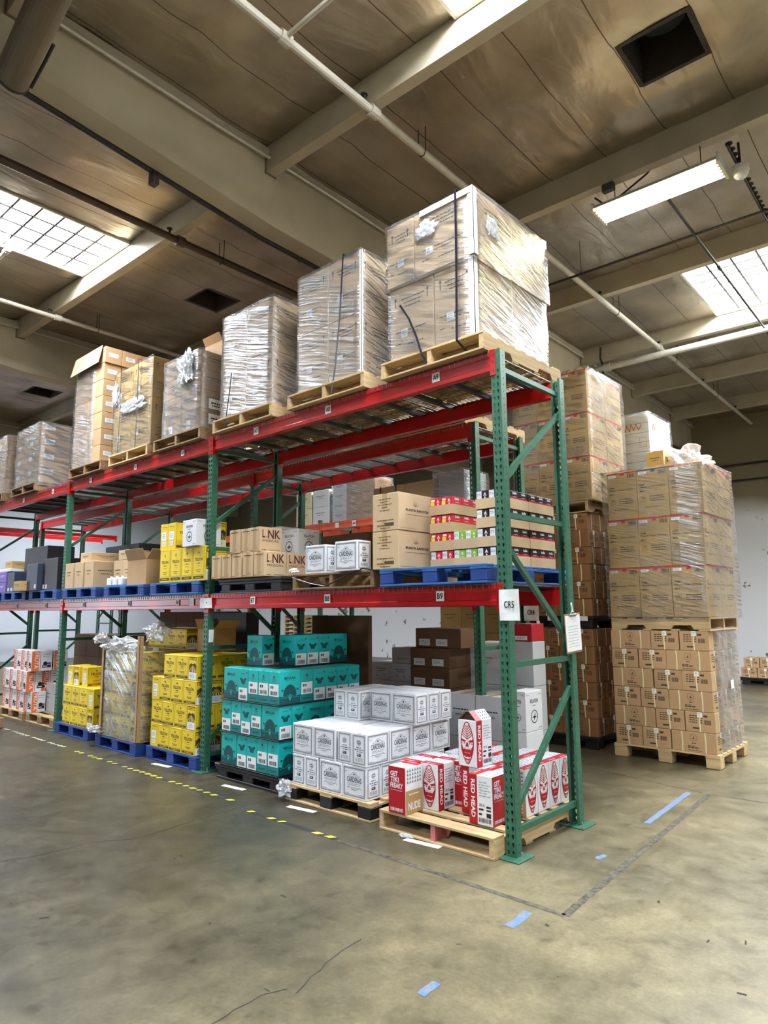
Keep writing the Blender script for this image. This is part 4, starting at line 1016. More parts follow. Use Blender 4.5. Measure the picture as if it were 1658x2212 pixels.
SW, SD, SH = .444, .294, .203
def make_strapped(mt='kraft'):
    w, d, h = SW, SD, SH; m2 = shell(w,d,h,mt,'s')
    for s in ('front','back'):
        m2.on(s,w,d,h); u, v = w*.5, h*.72; m2.ring(u,v,.036,.003,'ink_brown'); m2.poly([(u-.018,v-.014),(u+.018,v-.014),(u+.004,v-.006),(u+.010,v+.020),(u-.006,v-.004)],'ink_brown')
        m2.words(u-.018,h*.42,u+.018,.010,'ink_brown',3); m2.words(u-.06,h*.28,u+.005,.008,'ink_brown',4); m2.words(u-.06,h*.20,u+.05,.012,'ink_brown',5); m2.words(u-.06,h*.08,u+.08,.006,'ink_brown',6)
    for s in ('left','right'):
        m2.on(s,w,d,h)
        for i in range(4): m2.words(d*.14,h*(.78-.11*i),d*.40,.010,'ink_brown',10+i); m2.words(d*.46,h*(.78-.11*i),d*.58,.010,'ink_brown',20+i)
        m2.rect(d*.24,h*.16,d*.46,h*.24,'ink_brown'); m2.bars(d*.64,h*.40,d*.86,h*.62,'ink_brown',7); m2.rect(d*.62,h*.76,d*.76,h*.86,'ink_brown')
    o = m2.build('strapped_carton')
    for s in (-.26,.26):
        m2 = MB(); x = s*w; e = .0022; m2.ribbon([(x,-d/2-e,.0),(x+.004,-d/2-e,h/2),(x,-d/2-e,h+e),(x,d/2+e,h+e),(x,d/2+e,0)],(1,0,0),.012,'tape_pale'); m2.build('strap', o)
    m2 = MB(); e = .0022; m2.ribbon([(-w/2-e,0,0),(-w/2-e,.004,h/2),(-w/2-e,0,h+e),(w/2+e,0,h+e),(w/2+e,.004,h/2),(w/2+e,0,0)],(0,1,0),.012,'tape_pale'); m2.build('strap', o)
    for s in ('left','right'): sticker(o,s,w,d,h,d*.42,h*.74,d*.58,h*.99,bars=False)
    return o
STRAP = Proto(make_strapped); STRAPB = Proto(lambda: make_strapped('kraft_brown_shade'))

def make_bird(w, d, h):
    m2 = shell(w,d,h,'white_card','b','white_card')
    for s in ('front','right','back','left'):
        m2.on(s,w,d,h); W = m2.W; u, v, R = W*.5, h*.36, min(W,h)*.20
        m2.ring(u,v,R,R*.14,'ink'); m2.poly([(u-R*.7,v-R*.1),(u-R*.1,v+R*.1),(u+R*.3,v+R*.6),(u+R*.2,v+R*.05),(u+R*.75,v-R*.1),(u+R*.2,v-R*.2),(u-R*.1,v-R*.6),(u-R*.15,v-R*.15)],'ink')
        m2.text('RELATION', u, h*.70, h*.10, 'ink_slate', 0, width=W*.46, bold=.02); m2.words(u-.03,h*.63,u+.03,.006,'ink_slate',3); m2.words(W*.06,h*.90,W*.22,.006,'ink_grey',4); m2.words(W*.74,h*.90,W*.94,.006,'ink_grey',5); m2.words(W*.74,h*.06,W*.94,.006,'ink_grey',6)
    return m2.build('bird_emblem_box')
BIRD = Proto(lambda: make_bird(.38,.42,.34)); BIRDS = Proto(lambda: make_bird(.30,.30,.29))

def open_box(w, d, h, mt, label_side=None, seed=1):
    """box with its lid flaps standing open"""
    o = empty('open_box'); m2 = MB(); t = .005
    m2.box(-w/2,-d/2,0,w/2,d/2,t,mt)
    for x0,y0,x1,y1 in ((-w/2,-d/2,w/2,-d/2+t),(-w/2,d/2-t,w/2,d/2),(-w/2,-d/2+t,-w/2+t,d/2-t),(w/2-t,-d/2+t,w/2,d/2-t)): m2.box(x0,y0,t,x1,y1,h,mt)
    m2.on('front',w,d,h); m2.rect(w*.46,h*.62,w*.56,h-.002,'kraft'); m2.build('body', o)
    f = h*.42
    for n, (pts) in enumerate(([(-w/2,-d/2,h),(w/2,-d/2,h),(w/2-.01,-d/2-.05,h+f),(-w/2+.01,-d/2-.05,h+f)], [(w/2,-d/2,h),(w/2,d/2,h),(w/2+.11,d/2-.01,h+f*.9),(w/2+.11,-d/2+.01,h+f*.9)],
                               [(w/2,d/2,h),(-w/2,d/2,h),(-w/2+.01,d/2+.08,h+f*.8),(w/2-.01,d/2+.08,h+f*.8)], [(-w/2,d/2,h),(-w/2,-d/2,h),(-w/2-.03,-d/2+.01,h+f),(-w/2-.03,d/2-.01,h+f)])):
        m2 = MB(); m2.face(pts, mt); q = m2.build('flap', o); md = q.modifiers.new('board','SOLIDIFY'); md.thickness = .005; md.offset = 0
    return o

# stretch film
def film(label, x0, x1, y0, y1, z0, z1, mt='wrap_dense', amp=.008, top=True, gap=.010, group=None, seed=0, name='stretch_wrap', dense=None):
    o = MB(); k = o.m(mt); kd = o.m('wrap_dense') if dense else k; cx, cy = (x0+x1)/2, (y0+y1)/2
    per = []
    st = .09
    def seg(a, b):
        n = max(2,int(math.hypot(b[0]-a[0],b[1]-a[1])/st))
        return [(a[0]+(b[0]-a[0])*i/n, a[1]+(b[1]-a[1])*i/n) for i in range(n)]
    c = [(x0,y0),(x1,y0),(x1,y1),(x0,y1)]
    for i in range(4): per += seg(c[i], c[(i+1)%4])
    nz = max(4,int((z1-z0)/.07)); N = len(per)
    for j in range(nz+1):
        z = z0+(z1-z0)*j/nz
        for (x,y) in per:
            d = gap + amp*(noise.noise(Vector((x*3+seed,y*3,z*5)))+.6*noise.noise(Vector((x*9,y*9+seed,z*16))))
            d = max(.004, d); sx = (-1 if x <= x0+1e-6 else (1 if x >= x1-1e-6 else 0)); sy = (-1 if y <= y0+1e-6 else (1 if y >= y1-1e-6 else 0))
            o.v.append((x-cx+sx*d, y-cy+sy*d, z-z0 + (abs(.012*noise.noise(Vector((x*6,y*6,seed+j*.1))))+.008 if j == nz else 0)))
    for j in range(nz):
        for i in range(N):
            q = (i+1)%N; o.f.append((j*N+i,j*N+q,(j+1)*N+q,(j+1)*N+i)); o.mi.append(kd if dense and dense(per[i][0],per[i][1],z0+(z1-z0)*j/nz) else k)
    if top:
        b = len(o.v); o.v.append((0,0,z1-z0+.016))
        for i in range(N): o.f.append((nz*N+i, nz*N+(i+1)%N, b)); o.mi.append(k)
    ob = o.build(name, loc=(cx,cy,z0), smooth=True); return tag(ob, label, 'stretch wrap', group)
def clump(name, label, cat, loc, size, mt='film_clump', seed=0, parent=None, sq=(1,1,.6)):
    """crumpled bunch of film"""
    bm = bmesh.new(); bmesh.ops.create_icosphere(bm, subdivisions=4, radius=1)
    for v in bm.verts:
        p = v.co.copy(); d = .55 + .75*abs(noise.noise(p*1.7+Vector((seed,0,0)))) + .30*abs(noise.noise(Vector((p.x*5,p.y*5,p.z*2))+Vector((0,seed,0))))
        v.co = Vector((p.x*d*size*sq[0], p.y*d*size*sq[1], max(-.5,p.z)*d*size*sq[2]))
    me = bpy.data.meshes.new(name); bm.to_mesh(me); bm.free(); me.materials.append(M[mt])
    o = bpy.data.objects.new(name, me); COL.objects.link(o); o.location = loc
    if parent: o.parent = parent
    else: tag(o, label, cat)
    return o
def band(name, label, pts, wdir, wd, mt='black_strap', cat='strap'):
    m2 = MB(); m2.ribbon(pts, wdir, wd, mt, .002); return tag(m2.build(name), label, cat)
def corner_board(label, x, y, z0, z1, lx=.05, ly=.05, mt='white_card', dx=-1, dy=1):
    m2 = MB(); m2.box(min(0,dx*lx),min(0,dy*.004)-.0,0,max(0,dx*lx),max(0,dy*.004),z1-z0,mt); m2.box(min(0,dx*.004),min(0,dy*ly),0,max(0,dx*.004),max(0,dy*ly),z1-z0,mt)
    return tag(m2.build('corner_board', loc=(x,y,z0)), label, 'edge protector')
def pieces(proto, spec, fmt, cat, group=None):
    for (x, y, z, rot, words) in spec: proto.put((x,y,z), rot, fmt % words, cat, group)

# ================================================================== goods on the floor level of the front rack
jr = random.Random(5)
def J(a=.010): return jr.uniform(-a,a)
# --- bay nine: red and white cartons
PINKP.put((-.60,-.125,.001), 0, 'pale wood pallet with one pink stringer under the red and white cartons', 'pallet', 'wooden pallets on the floor')
zc = .1425
def tk(x, y, rot, words): TIKI.put((x,y,zc), rot, words, 'carton', 'red and white tiki cartons')
tk(-.925,-.030, math.pi, 'red slogan faced tiki carton alone at the front left pallet corner')
tk(-.985,.172, 0, 'tiki carton directly behind the red slogan carton at the pallet corner')
tk(-.803,.200, 0, 'white mask faced tiki carton standing second at the pallet front')
tk(-.672,.410, math.pi, 'red slogan faced tiki carton tucked under the single standing carton')
tk(-.492,.300, -Q, 'tiki carton with red lettered edge just behind the front right one')
tk(-.308,.135, -Q, 'tiki carton with barcode text face foremost beside the green upright')
tk(-.288,.305, -Q, 'second tiki carton from the green upright in the end row')
for i in range(4): tk(-.250,.478+.170*i, Q, 'mask faced tiki carton along the rack end, %s from the camera' % ORD[i+2])
k = 0
for j in range(4):
    y = .600+.170*j if j < 4 else 0
    for x, nmx in ((-.465,'second'),(-.675,'third'),(-.885,'fourth')):
        if j == 0 and x < -.6: y2 = .62
        tk(x, .478+.170*j if x > -.5 else .612+.170*(j-.0) if j < 3 else 1.125, Q, 'tiki carton inside the pack, %s column from the upright, %s from front' % (nmx, ORD[j])) if not (j == 3 and x < -.5) else None
tk(-.985,.372, 0, 'tiki carton at the outer left edge, third from the pallet front')
tk(-.803,.402, 0, 'tiki carton behind the second mask faced one near the pallet front')
TIKIG.put((-.515,.300,zc+.3335), -.02, 'single gable topped tiki carton standing on top of the others', 'carton')

# --- bay eight: white cartons in three layers
o = DARKP.put((-1.755,-.08,.001), 0, 'wood pallet with black blocks under the white carton stack', 'pallet')
xl, xr, y0 = -2.195, -1.295, -.065; z = .1425
def card(x, y, z, rot, words): CARD.put((x+J(.002),y+J(.002),z), rot+J(.006), words, 'carton', 'white framed cartons on the floor pallet')
NW, WW = .1675, .2715
for li in (0,1):
    zz = z + li*(CH+.003); ln = layer(li,3)
    nx0, wx0 = (xl, xl+2*NW+.01) if li == 0 else (xr-2*NW, xl)
    for c in range(2):
        for j in range(4):
            if li == 0 and 0 < j and c == 1: continue
            card(nx0+NW*(c+.5), y0+WW*(j+.5), zz, Q, 'white carton, %s, narrow side forward, %s %s, %s' % (ln, ('left','right')[c], 'column', ORD[j]+' row back'))
        for j in range(6):
            if li == 0 and c == 0 and j > 0: continue
            card(wx0+WW*(c+.5)+(.0 if li else .005), y0+NW*(j+.5), zz, 0, 'white carton, %s, logo side forward, %s column, %s row back' % (ln, ('left','right')[c], ORD[j]))
zz = z + 2*(CH+.003); ln = 'top layer'
for c in range(2):
    for j in range(2): card(-2.045+NW*c, .36+WW*(j+.5), zz, Q, 'white carton, %s, narrow pair at left, %s one, %s row' % (ln, ('left','right')[c], ORD[j]))
    for j in range(3): card(-1.795+WW*(c+.5), .49+NW*(j+.5), zz, 0, 'white carton, %s, set back logo block, %s column, %s row' % (ln, ('left','right')[c], ORD[j]))
clump('film_scrap', 'crumpled clear film bunched at the white carton pallet corner', 'plastic film', (-2.24,-.10,.085), .085, seed=3, sq=(1,.9,1.1))

# --- bay seven: teal cartons on black plastic
BLACKP.put((-2.90,-.04,.001), 0, 'black plastic pallet under the teal carton stack', 'pallet')
zt = .1425; PT = TTH+.011
def teal(x, y, li, rot, words): TEAL.put((x+J(.0015),y,zt+li*PT+.0085), rot+J(.004), 'teal carton, %s, %s' % (layer(li,4), words), 'carton', 'teal cartons on the black pallet')
def sheet(x0,y0,x1,y1,li,words):
    m2 = MB(); m2.bevbox(x0,y0,0,x1,y1,.007,'black_plastic',.002); tag(m2.build('slip_sheet', loc=(0,0,zt+li*PT)), words, 'slip sheet', 'black slip sheets in the teal stack')
tx0, tx1 = -3.325, -2.432; n1 = TD+.003; w1 = TW+.003; sp = tx1-tx0
for li, nmn in ((0,'under the bottom layer of teal cartons'),(1,'between the bottom and second layers of teal cartons'),(2,'between the second and third layers of teal cartons')):
    sheet(tx0-.02,-.045,tx1+.01,1.06,li,'thin black slip sheet '+nmn)
sheet(-3.28,.17,-2.70,1.05,3,'thin black slip sheet under the top layer of teal cartons')
# layer one
teal(tx0+w1/2, -.03+n1/2, 0, 0, 'front row, design side forward at the left end')
for i in range(4): teal(tx1-n1*(3.5-i), -.03+w1/2, 0, (Q,Q,-Q,-Q)[i], 'front row, labelled narrow side, %s of four' % ORD[i])
for j in range(3): teal(tx1-n1/2, -.03+w1*(j+1.5), 0, Q, 'right side, %s carton back, design side outward' % ORD[j+1])
for j in range(5): teal(tx0+w1/2, -.03+n1*(j+1.5), 0, 0, 'left end, %s carton back from the aisle' % ORD[j+1])
# layer two
for i in range(4): teal(tx0+n1*(i+.5), -.03+w1/2, 1, (Q,-Q,Q,-Q)[i], 'front row, labelled narrow side, %s from left' % ORD[i])
teal(tx1-w1/2, -.03+n1/2, 1, math.pi, 'front row, design side forward at the right corner'); teal(tx1-w1/2, -.03+n1*1.5, 1, math.pi, 'right side, narrow side outward behind the corner')
for j in range(3): teal(tx1-n1/2, -.03+2*n1+w1*(j+.5), 1, Q, 'right side, design side outward, %s from the corner' % ORD[j+2])
# layer three
teal(tx0+w1/2-.01, -.03+n1/2+.02, 2, 0, 'front row, half hidden design side at the left end')
for i in range(4): teal(tx1-n1*(3.5-i), -.03+w1/2, 2, (Q,-Q,-Q,-Q)[i], 'front row, labelled narrow side, %s of four' % ORD[i])
for j in range(5): teal(tx1-w1/2, -.03+w1+n1*(j+.5), 2, (0,math.pi,math.pi,math.pi,math.pi)[j], 'right side, narrow labelled side outward, %s from the corner' % ORD[j+1])
for c in range(3):
    for j in range(2): teal(tx0+.20+n1*c, -.03+w1*(j+1.5)+.01, 2, Q, 'inner block, %s column, %s row, top showing' % (ORD[c], ORD[j]))
# top layer
teal(-3.125,.28,3,math.pi,'alone at the front left, design side forward')
teal(-2.855,.48,3,math.pi,'front of the long right block, design side forward')
for j in range(2): teal(-2.855,.48+n1*(j+1),3,math.pi,'long right block, narrow side outward, %s back' % ORD[j+1])
teal(-2.808,.48+n1*2.5+w1/2,3,Q,'far end of the long right block, design side outward')

# --- bay six: yellow cartons
DEEPP.put((-4.25,-.045,.001), 0, 'blue block pallet under the unwrapped yellow carton stack by the upright', 'pallet', 'blue block pallets on the floor')
TLW, TLD, TLH = .249, .161, .2545
def yel(x, y, z, rot, words, grp='yellow cartons on the blue pallets', p=TELS): p.put((x+J(.003),y+J(.003),z), rot+J(.006), words, 'carton', grp)
xa, ya, za = -4.712, -.025, .1375
for li in range(4):
    z = za + li*TLH; ln = layer(li,4); s = 'unwrapped yellow carton, %s, ' % ln
    if li in (0,2):
        yel(xa+TLD/2, ya+TLW/2, z, Q, s+'narrow labelled side at the left end')
        for i in range(3): yel(xa+TLD+TLW*(i+.5), ya+TLD/2-.006*(i%2), z, 0, s+'front row, lettered side, %s from left' % ORD[i])
        for j in range(1,6): yel(xa+TLD+TLW*2.5, ya+TLD*(j+.5), z, 0, s+'right side, %s carton back' % ORD[j])
    else:
        st = 0 if li == 1 else 1
        for i in range(st,3): yel(xa+TLW*(i+.5), ya+TLD/2-.006*(i%2), z, 0, s+'front row, lettered side, %s from left' % ORD[i])
        yel(xa+3*TLW+TLD/2, ya+TLW/2, z, -Q, s+'striped field picture at the right corner')
        for j in range(1,4): yel(xa+3*TLW+TLD/2, ya+TLW*(j+.5), z, Q, s+'right side, %s carton back' % ORD[j])
        if li == 3:
            for i in range(1,3):
                for j in range(1,4): yel(xa+TLW*(i+.5), ya+TLD*(j+.5)+.0, z, 0, s+'inner %s column, %s row back' % (ORD[i], ORD[j]))
        else:
            pass
for i in range(3):
    for j in range(1,5): yel(xa+TLD+TLW*(i+.5)-TLW*.35*0, ya+TLD*(j+.5), za+2*TLH, 0, 'unwrapped yellow carton, third layer, inner %s column, %s row back' % (ORD[i], ORD[j])) if i < 2 else None
o = open_box(.34,.30,.26,'kraft'); o.location = (-4.42,.62,za+4*TLH+.004)
tag(o, 'brown box with raised flap and small labels on the unwrapped yellow stack', 'box')
# --- bay five: wrapped yellow stack
DEEPP.put((-5.40,-.10,.001), 0, 'blue block pallet under the film wrapped yellow carton stack', 'pallet', 'blue block pallets on the floor')
xa, ya = -5.812, -.085
for li in range(4):
    z = za + li*TLH; s = 'film wrapped yellow carton, %s, ' % layer(li,5)
    for i in range(3): yel(xa+TLW*(i+.5), ya+TLD/2, z, 0, s+'front row, %s from left' % ORD[i])
    if li % 2 == 0:
        yel(xa+3*TLW+TLD/2, ya+TLW/2, z, -Q, s+'picture side at the right corner')
        for j in range(1,4): yel(xa+3*TLW+TLD/2, ya+TLW*(j+.5), z, Q, s+'right side, lettered, %s back' % ORD[j])
    else:
        yel(xa+3*TLW+TLD/2, ya+TLW/2, z, Q, s+'labelled side at the right corner')
        for j in range(1,4): yel(xa+3*TLW+TLD/2, ya+TLW*(j+.5), z, (Q,Q,Q)[j-1], s+'right side, %s back' % ORD[j])
z = za+4*TLH
for i in range(4):
    for j in range(2): yel(xa+.02+TLW*(i+.5)*.9, .42+TLD*2*j+TLD, z, 0, 'dim yellow carton, top layer behind the wrapped stack, %s column, %s row' % (ORD[i], ORD[j]))
film('loose cloudy stretch wrap around the yellow stack on the middle blue pallet', xa, -4.905, ya, ya+1.02, .15, 1.22, 'wrap_loose', .014, top=False, seed=3)
clump('film_scrap', 'torn white film bunched over the top of the wrapped yellow stack', 'plastic film', (-5.46,-.02,1.19), .42, seed=8, sq=(1.15,.42,.40))
clump('film_scrap', 'film tail sticking out at the left of the wrapped yellow stack', 'plastic film', (-5.86,-.10,1.28), .15, seed=12, sq=(1.2,.5,.6))
clump('film_scrap', 'film hanging over the right corner board of the wrapped yellow stack', 'plastic film', (-4.84,.06,1.36), .17, seed=15, sq=(1.0,.8,.9))
clump('film_scrap', 'film gathered at the foot of the wrapped yellow stack', 'plastic film', (-5.84,-.12,.20), .10, seed=19)
corner_board('tall tan corner board at the right edge of the wrapped yellow stack', -4.885, -.105, .15, 1.34, mt='kraft')
corner_board('tan corner board poking up at the left edge of the wrapped yellow stack', -5.80, -.112, .15, 1.36, mt='kraft', dx=1)
# --- bay four: lower yellow stack
DEEPP.put((-6.74,-.045,.001), 0, 'blue block pallet under the low yellow stack beside the far upright', 'pallet', 'blue block pallets on the floor')
xa, ya = -7.08, -.02
for li in range(3):
    z = za + li*TLH; s = 'far low stack yellow carton, %s, ' % layer(li,3)
    if li < 2:
        for i in range(3): yel(xa+TLW*(i+.5), ya+TLD/2, z, 0, s+'front row, %s from left' % ORD[i])
        yel(xa+3*TLW+TLD/2, ya+TLW/2, z, -Q if li == 0 else Q, s+('field picture' if li == 0 else 'labelled side')+' at the right corner')
        for j in range(1,4): yel(xa+3*TLW+TLD/2, ya+TLW*(j+.5), z, Q, s+'right side, %s back' % ORD[j])
        if li == 1:
            for i in range(3): yel(xa+TLW*(i+.5), ya+TLD*1.5, z, 0, s+'second row, %s from left' % ORD[i])
    else:
        yel(xa+TLD/2, .02+TLW/2, z, Q, s+'narrow end at the left'); yel(xa+TLD+TLW*.5, .02+TLW/2, z, -Q, s+'field picture side in the middle'); yel(xa+TLD+TLW*1.5, .02+TLW/2, z, Q, s+'white labelled side at the right')
# --- bays two and three at far left: orange and white cartons
WHITEP.put((-8.05,.05,.001), 0, 'bare pale pallet with grey printed cartons next to the far upright', 'pallet')
WHITEP.put((-9.12,.02,.001), 0, 'pale pallet under the orange and white cartons at far left', 'pallet')
def make_orange(w=.30, d=.20, h=.30):
    m2 = shell(w,d,h,'white_card','o','white_card')
    for s in ('front','back','left','right'):
        m2.on(s,w,d,h); W = m2.W; m2.rect(.002,.002,W*.44,h-.002,'orange_card')
        m2.text('FRUTA', W*.14, h*.92, .055, 'white_card', 1, width=h*.80, align='l', rot=-Q); m2.rect(W*.36,.002,W*.40,h-.002,'white_card',1)
        m2.words(W*.52,h*.80,W*.92,.010,'ink_grey',3); m2.words(W*.52,h*.70,W*.90,.007,'ink_grey',4)
        m2.rect(W*.52,h*.16,W*.94,h*.30,'ink'); m2.rect(W*.60,h*.33,W*.94,h*.40,'ink'); m2.disc(W*.66,h*.36,.03,'ink'); m2.rect(W*.56,h*.21,W*.76,h*.25,'white_card',1)
    return m2.build('orange_white_carton')
ORG = Proto(make_orange)
def org(x,y,li,rot,words): ORG.put((x,y,.1375+li*.303), rot+J(.01), 'orange and white carton, %s, %s' % (layer(li,3), words), 'carton', 'orange and white cartons at far left')
for i in range(4): org(-9.42+.305*i,.15,0,0,'front row, %s from left' % ORD[i])
for i in range(3): org(-9.38+.305*i,.12,1,0,'front row, %s from left' % ORD[i])
org(-8.50,.12,1,Q,'front row, narrow side at the right end'); org(-8.50,.34,1,Q,'right end, second back')
for i in range(2): org(-9.0+.305*i,.14,2,0,'front row, %s from left' % ORD[i])
org(-8.42,.15,2,Q,'front row, narrow side at the right end'); org(-8.46,.42,2,0,'second row at the right end')
for i, x in enumerate((-8.30,-8.02)):
    PLAIN(.26,.30,.42,'grey_card','printed_carton',4+i,'ink').put((x,.42,.1375), 0, 'grey printed tall carton on the bare pale pallet, %s one' % ('left','right')[i], 'carton')
OLDP.put((-8.50,-1.62,.001), .12, 'old wood pallet lying in the aisle at the far left edge', 'pallet')

# ================================================================== lower shelf of the front rack
zb = PZ1
# bay nine
BLUEP.put((-.64,-.06,zb), 0, 'bright blue block pallet under the snack trays and agave cartons', 'pallet', 'blue block pallets on the lower shelf')
zs = zb+.137
for k in range(2): PUNTA.put((-1.095+.004*k,.165,zs+.308*k), 0, 'agave printed kraft carton, %s of two on the bright blue pallet' % ('lower','upper')[k], 'carton')
for k in range(2): PUNTA.put((-1.095,.62,zs+.308*k), 0, 'agave printed kraft carton behind, %s of two on the blue pallet' % ('lower','upper')[k], 'carton')
TRW, TRD, TRP = .236, .395, .1455
def make_tray():
    m2 = MB(); w, d, h, t = TRW-.004, TRD-.004, .078, .004
    m2.box(-w/2,-d/2,0,w/2,d/2,t,'kraft_light')
    for x0,y0,x1,y1 in ((-w/2,-d/2,w/2,-d/2+t),(-w/2,d/2-t,w/2,d/2),(-w/2,-d/2+t,-w/2+t,d/2-t),(w/2-t,-d/2+t,w/2,d/2-t)): m2.box(x0,y0,t,x1,y1,h,'kraft_light')
    return m2.build('cardboard_tray')
TRAY = Proto(make_tray)
def make_pack(c, c2, panel):
    w, d, h = .110, .125, .136; m2 = MB(); m2.bevbox(-w/2,-d/2,0,w/2,d/2,h,c,.003)
    for s in ('right','left'):
        m2.on(s,w,d,h); m2.rect(.002,.002,d-.002,h*.64,c2); m2.text('belle', d*.5, h*.80, .020, 'white_card', 1, width=d*.46, bold=.04); m2.rect(d*.3,h*.655,d*.7,h*.675,'white_card',1)
    for s in ('front','back'):
        m2.on(s,w,d,h)
        if panel == 'white': m2.rect(.004,.004,w*.46,h-.004,'white_card'); m2.words(w*.06,h*.8,w*.4,.004,'ink_grey',2,1); m2.words(w*.06,h*.72,w*.4,.004,'ink_grey',3,1)
        else: m2.rect(.006,h*.55,w*.40,h*.78,'tape_yellow'); m2.rect(w*.1,h*.8,w*.44,h*.92,'white_card')
        m2.poly([(w*.62,h*.74),(w*.84,h*.74),(w*.74,h*.90)],'white_card',1); m2.rect(w*.60,h*.69,w*.88,h*.715,'white_card',1); m2.disc(w*.74,h*.60,.007,'white_card',1,8)
    return m2.build('snack_pack')
PKR = Proto(lambda: make_pack('red_bright','red_bright','')); PKR2 = Proto(lambda: make_pack('red_bright','red_bright','white')); PKD = Proto(lambda: make_pack('dark_pack','red_card','white')); PKG = Proto(lambda: make_pack('green_pack','green_pack','white'))
def tray(x, y, li, color, packs, where, front=True, side=True):
    z = zs + TRP*li; TRAY.put((x,y,z), J(.006), 'kraft tray of %s snack packs, %s, %s' % (color, layer(li,4), where), 'tray', 'kraft snack trays on the blue pallet')
    for c in (0,1):
        for j in range(3):
            if (j == 0 and front) or (c == 1 and side):
                packs.put((x-.0565+.113*c, y-.128+.128*j, z+.0045), 0, '%s snack pack, %s, %s, %s, %s' % (color, layer(li,4), where, 'left side' if c == 0 else 'right side', ORD[j]+' back'), 'snack pack', 'snack packs in the kraft trays')
for li in range(4):
    tray(-.765,.455,li,'red',PKR if li else PKR2,'front tray', side=(li > 1))
    tray(-.285,.420,li,'dark red',PKD,'end tray by the upright'); tray(-.285,.820,li,'dark red',PKD,'rear end tray',front=False)
    if li < 2: tray(-.525,.445,li,'green',PKG,'front tray'); tray(-.525,.845,li,'green',PKG,'rear tray',front=False)
    tray(-.765,.855,li,'red',PKR,'rear tray',front=False)
# bay eight
OLDP.put((-1.755,-.03,zb), 0, 'weathered wood pallet under the three white cartons on the lower shelf', 'pallet')
for x, y, s in ((-1.985,.08,'left end'),(-1.712,.085,'middle'),(-1.512,-.0,'front right, largest showing')): CARD.put((x,y,zb+.1415), J(.01), 'white framed carton on the lower shelf pallet, %s' % s, 'carton') if s != 'middle' else CARD.put((x,.175,zb+.1415), 0, 'white framed carton on the lower shelf pallet, half hidden middle one', 'carton')
clump('paper_scrap','torn white paper on the front of the weathered shelf pallet','paper scrap',(-2.25,-.03,zb+.17),.05,'foam_white',4)
m2 = MB(); m2.path([(-2.24,-.045,zb+.11),(-2.0,-.05,zb+.05),(-1.8,-.055,zb+.02),(-1.55,-.05,zb+.10),(-1.35,-.05,zb+.155),(-1.18,-.045,zb+.13)], .006, 'black_strap', 6)
tag(m2.build('loose_strap'), 'loose black strap sagging across the weathered shelf pallet', 'strap')
# bay seven
BLACKP.put((-2.98,.0,zb), 0, 'black plastic pallet under the maroon lettered kraft cartons', 'pallet')
zz = zb+.1425
for i in range(5): LNK.put((-3.475+.180*i+(.02 if i > 2 else 0),.09+(.0 if i < 3 else -.012),zz), J(.008), 'maroon lettered kraft carton, lower row, %s from left' % ORD[i], 'carton', 'maroon lettered cartons on the shelf')
LNK.put((-2.735,.352,zz), 0, 'maroon lettered kraft carton, lower row, right side behind the corner', 'carton')
for i in range(4): LNK.put((-3.475+.18*i,.365,zz), 0, 'maroon lettered kraft carton, lower row, hidden second row, %s from left' % ORD[i], 'carton')
LNK.put((-3.155,.085,zz+.243), .02, 'maroon lettered kraft carton, upper row, left one', 'carton'); LNK.put((-2.815,.085,zz+.243), -.03, 'maroon lettered kraft carton, upper row, right one', 'carton')
LNK.put((-2.98,.10,zz+.243), .0, 'maroon lettered kraft carton, upper row, set back between two others', 'carton')
BIRD.put((-3.43,.80,zz+.243), 0, 'large white bird emblem box raised behind the maroon lettered cartons', 'box')
BIRDS.put((-3.07,.74,zz+.243), 0, 'white bird emblem box hidden behind the upper lettered cartons', 'box'); 
PLAIN(.40,.40,.24,'grey_card','cardboard_box',3).put((-3.44,.78,zz), 0, 'grey box supporting the white bird emblem box', 'box'); PLAIN(.40,.40,.24,'grey_card','cardboard_box',3).put((-3.01,.78,zz), 0, 'grey box low behind the lettered cartons', 'box')
# bay six
BLUEP.put((-4.28,-.06,zb), 0, 'blue block pallet under the yellow cartons on the lower shelf', 'pallet', 'blue block pallets on the lower shelf')
for i in range(4): TELB.put((-4.495+.231*i,.105,zs), J(.006), 'large yellow carton on the lower shelf, %s from left' % ORD[i], 'carton', 'large yellow cartons on the shelf')
for i in range(2): TELM.put((-4.555+.165*i,.10,zs+.3745), Q, 'yellow carton set sideways on the shelf pile, %s one' % ('left','right')[i], 'carton')
TELM.put((-4.06,.30,zs+.3745), 0, 'yellow carton peeking above the small white bird box', 'carton')
for i in range(4): TELB.put((-4.495+.231*i,.42,zs), 0, 'large yellow carton in the hidden second shelf row, %s from left' % ORD[i], 'carton', 'large yellow cartons on the shelf')
BIRDS.put((-3.925,.06,zs+.3745), -.05, 'small white bird emblem box on the yellow cartons by the upright', 'box')
# bay five
BLUEP.put((-5.45,-.06,zb), 0, 'blue block pallet under the open kraft box', 'pallet', 'blue block pallets on the lower shelf')
o = open_box(.46,.40,.30,'kraft'); o.location = (-5.18,.17,zs); tag(o, 'open kraft box with white labelled flaps on the lower shelf', 'box')
for i in range(3):
    m2 = MB(); m2.bevbox(-.055,-.05,0,.055,.05,.10,'foam_white',.012); m2.tube((-.02,0,.10),(-.02,0,.125),.018,'foam_white',10); m2.tube((.02,.0,.10),(.02,0,.115),.012,'lamp_white',8)
    tag(m2.build('white_jug', loc=(-5.86+.15*i,-.0,zs)), 'small white plastic jug beside the open kraft box, %s one' % ('left','middle','right')[i], 'jug', 'white jugs on the blue pallet')
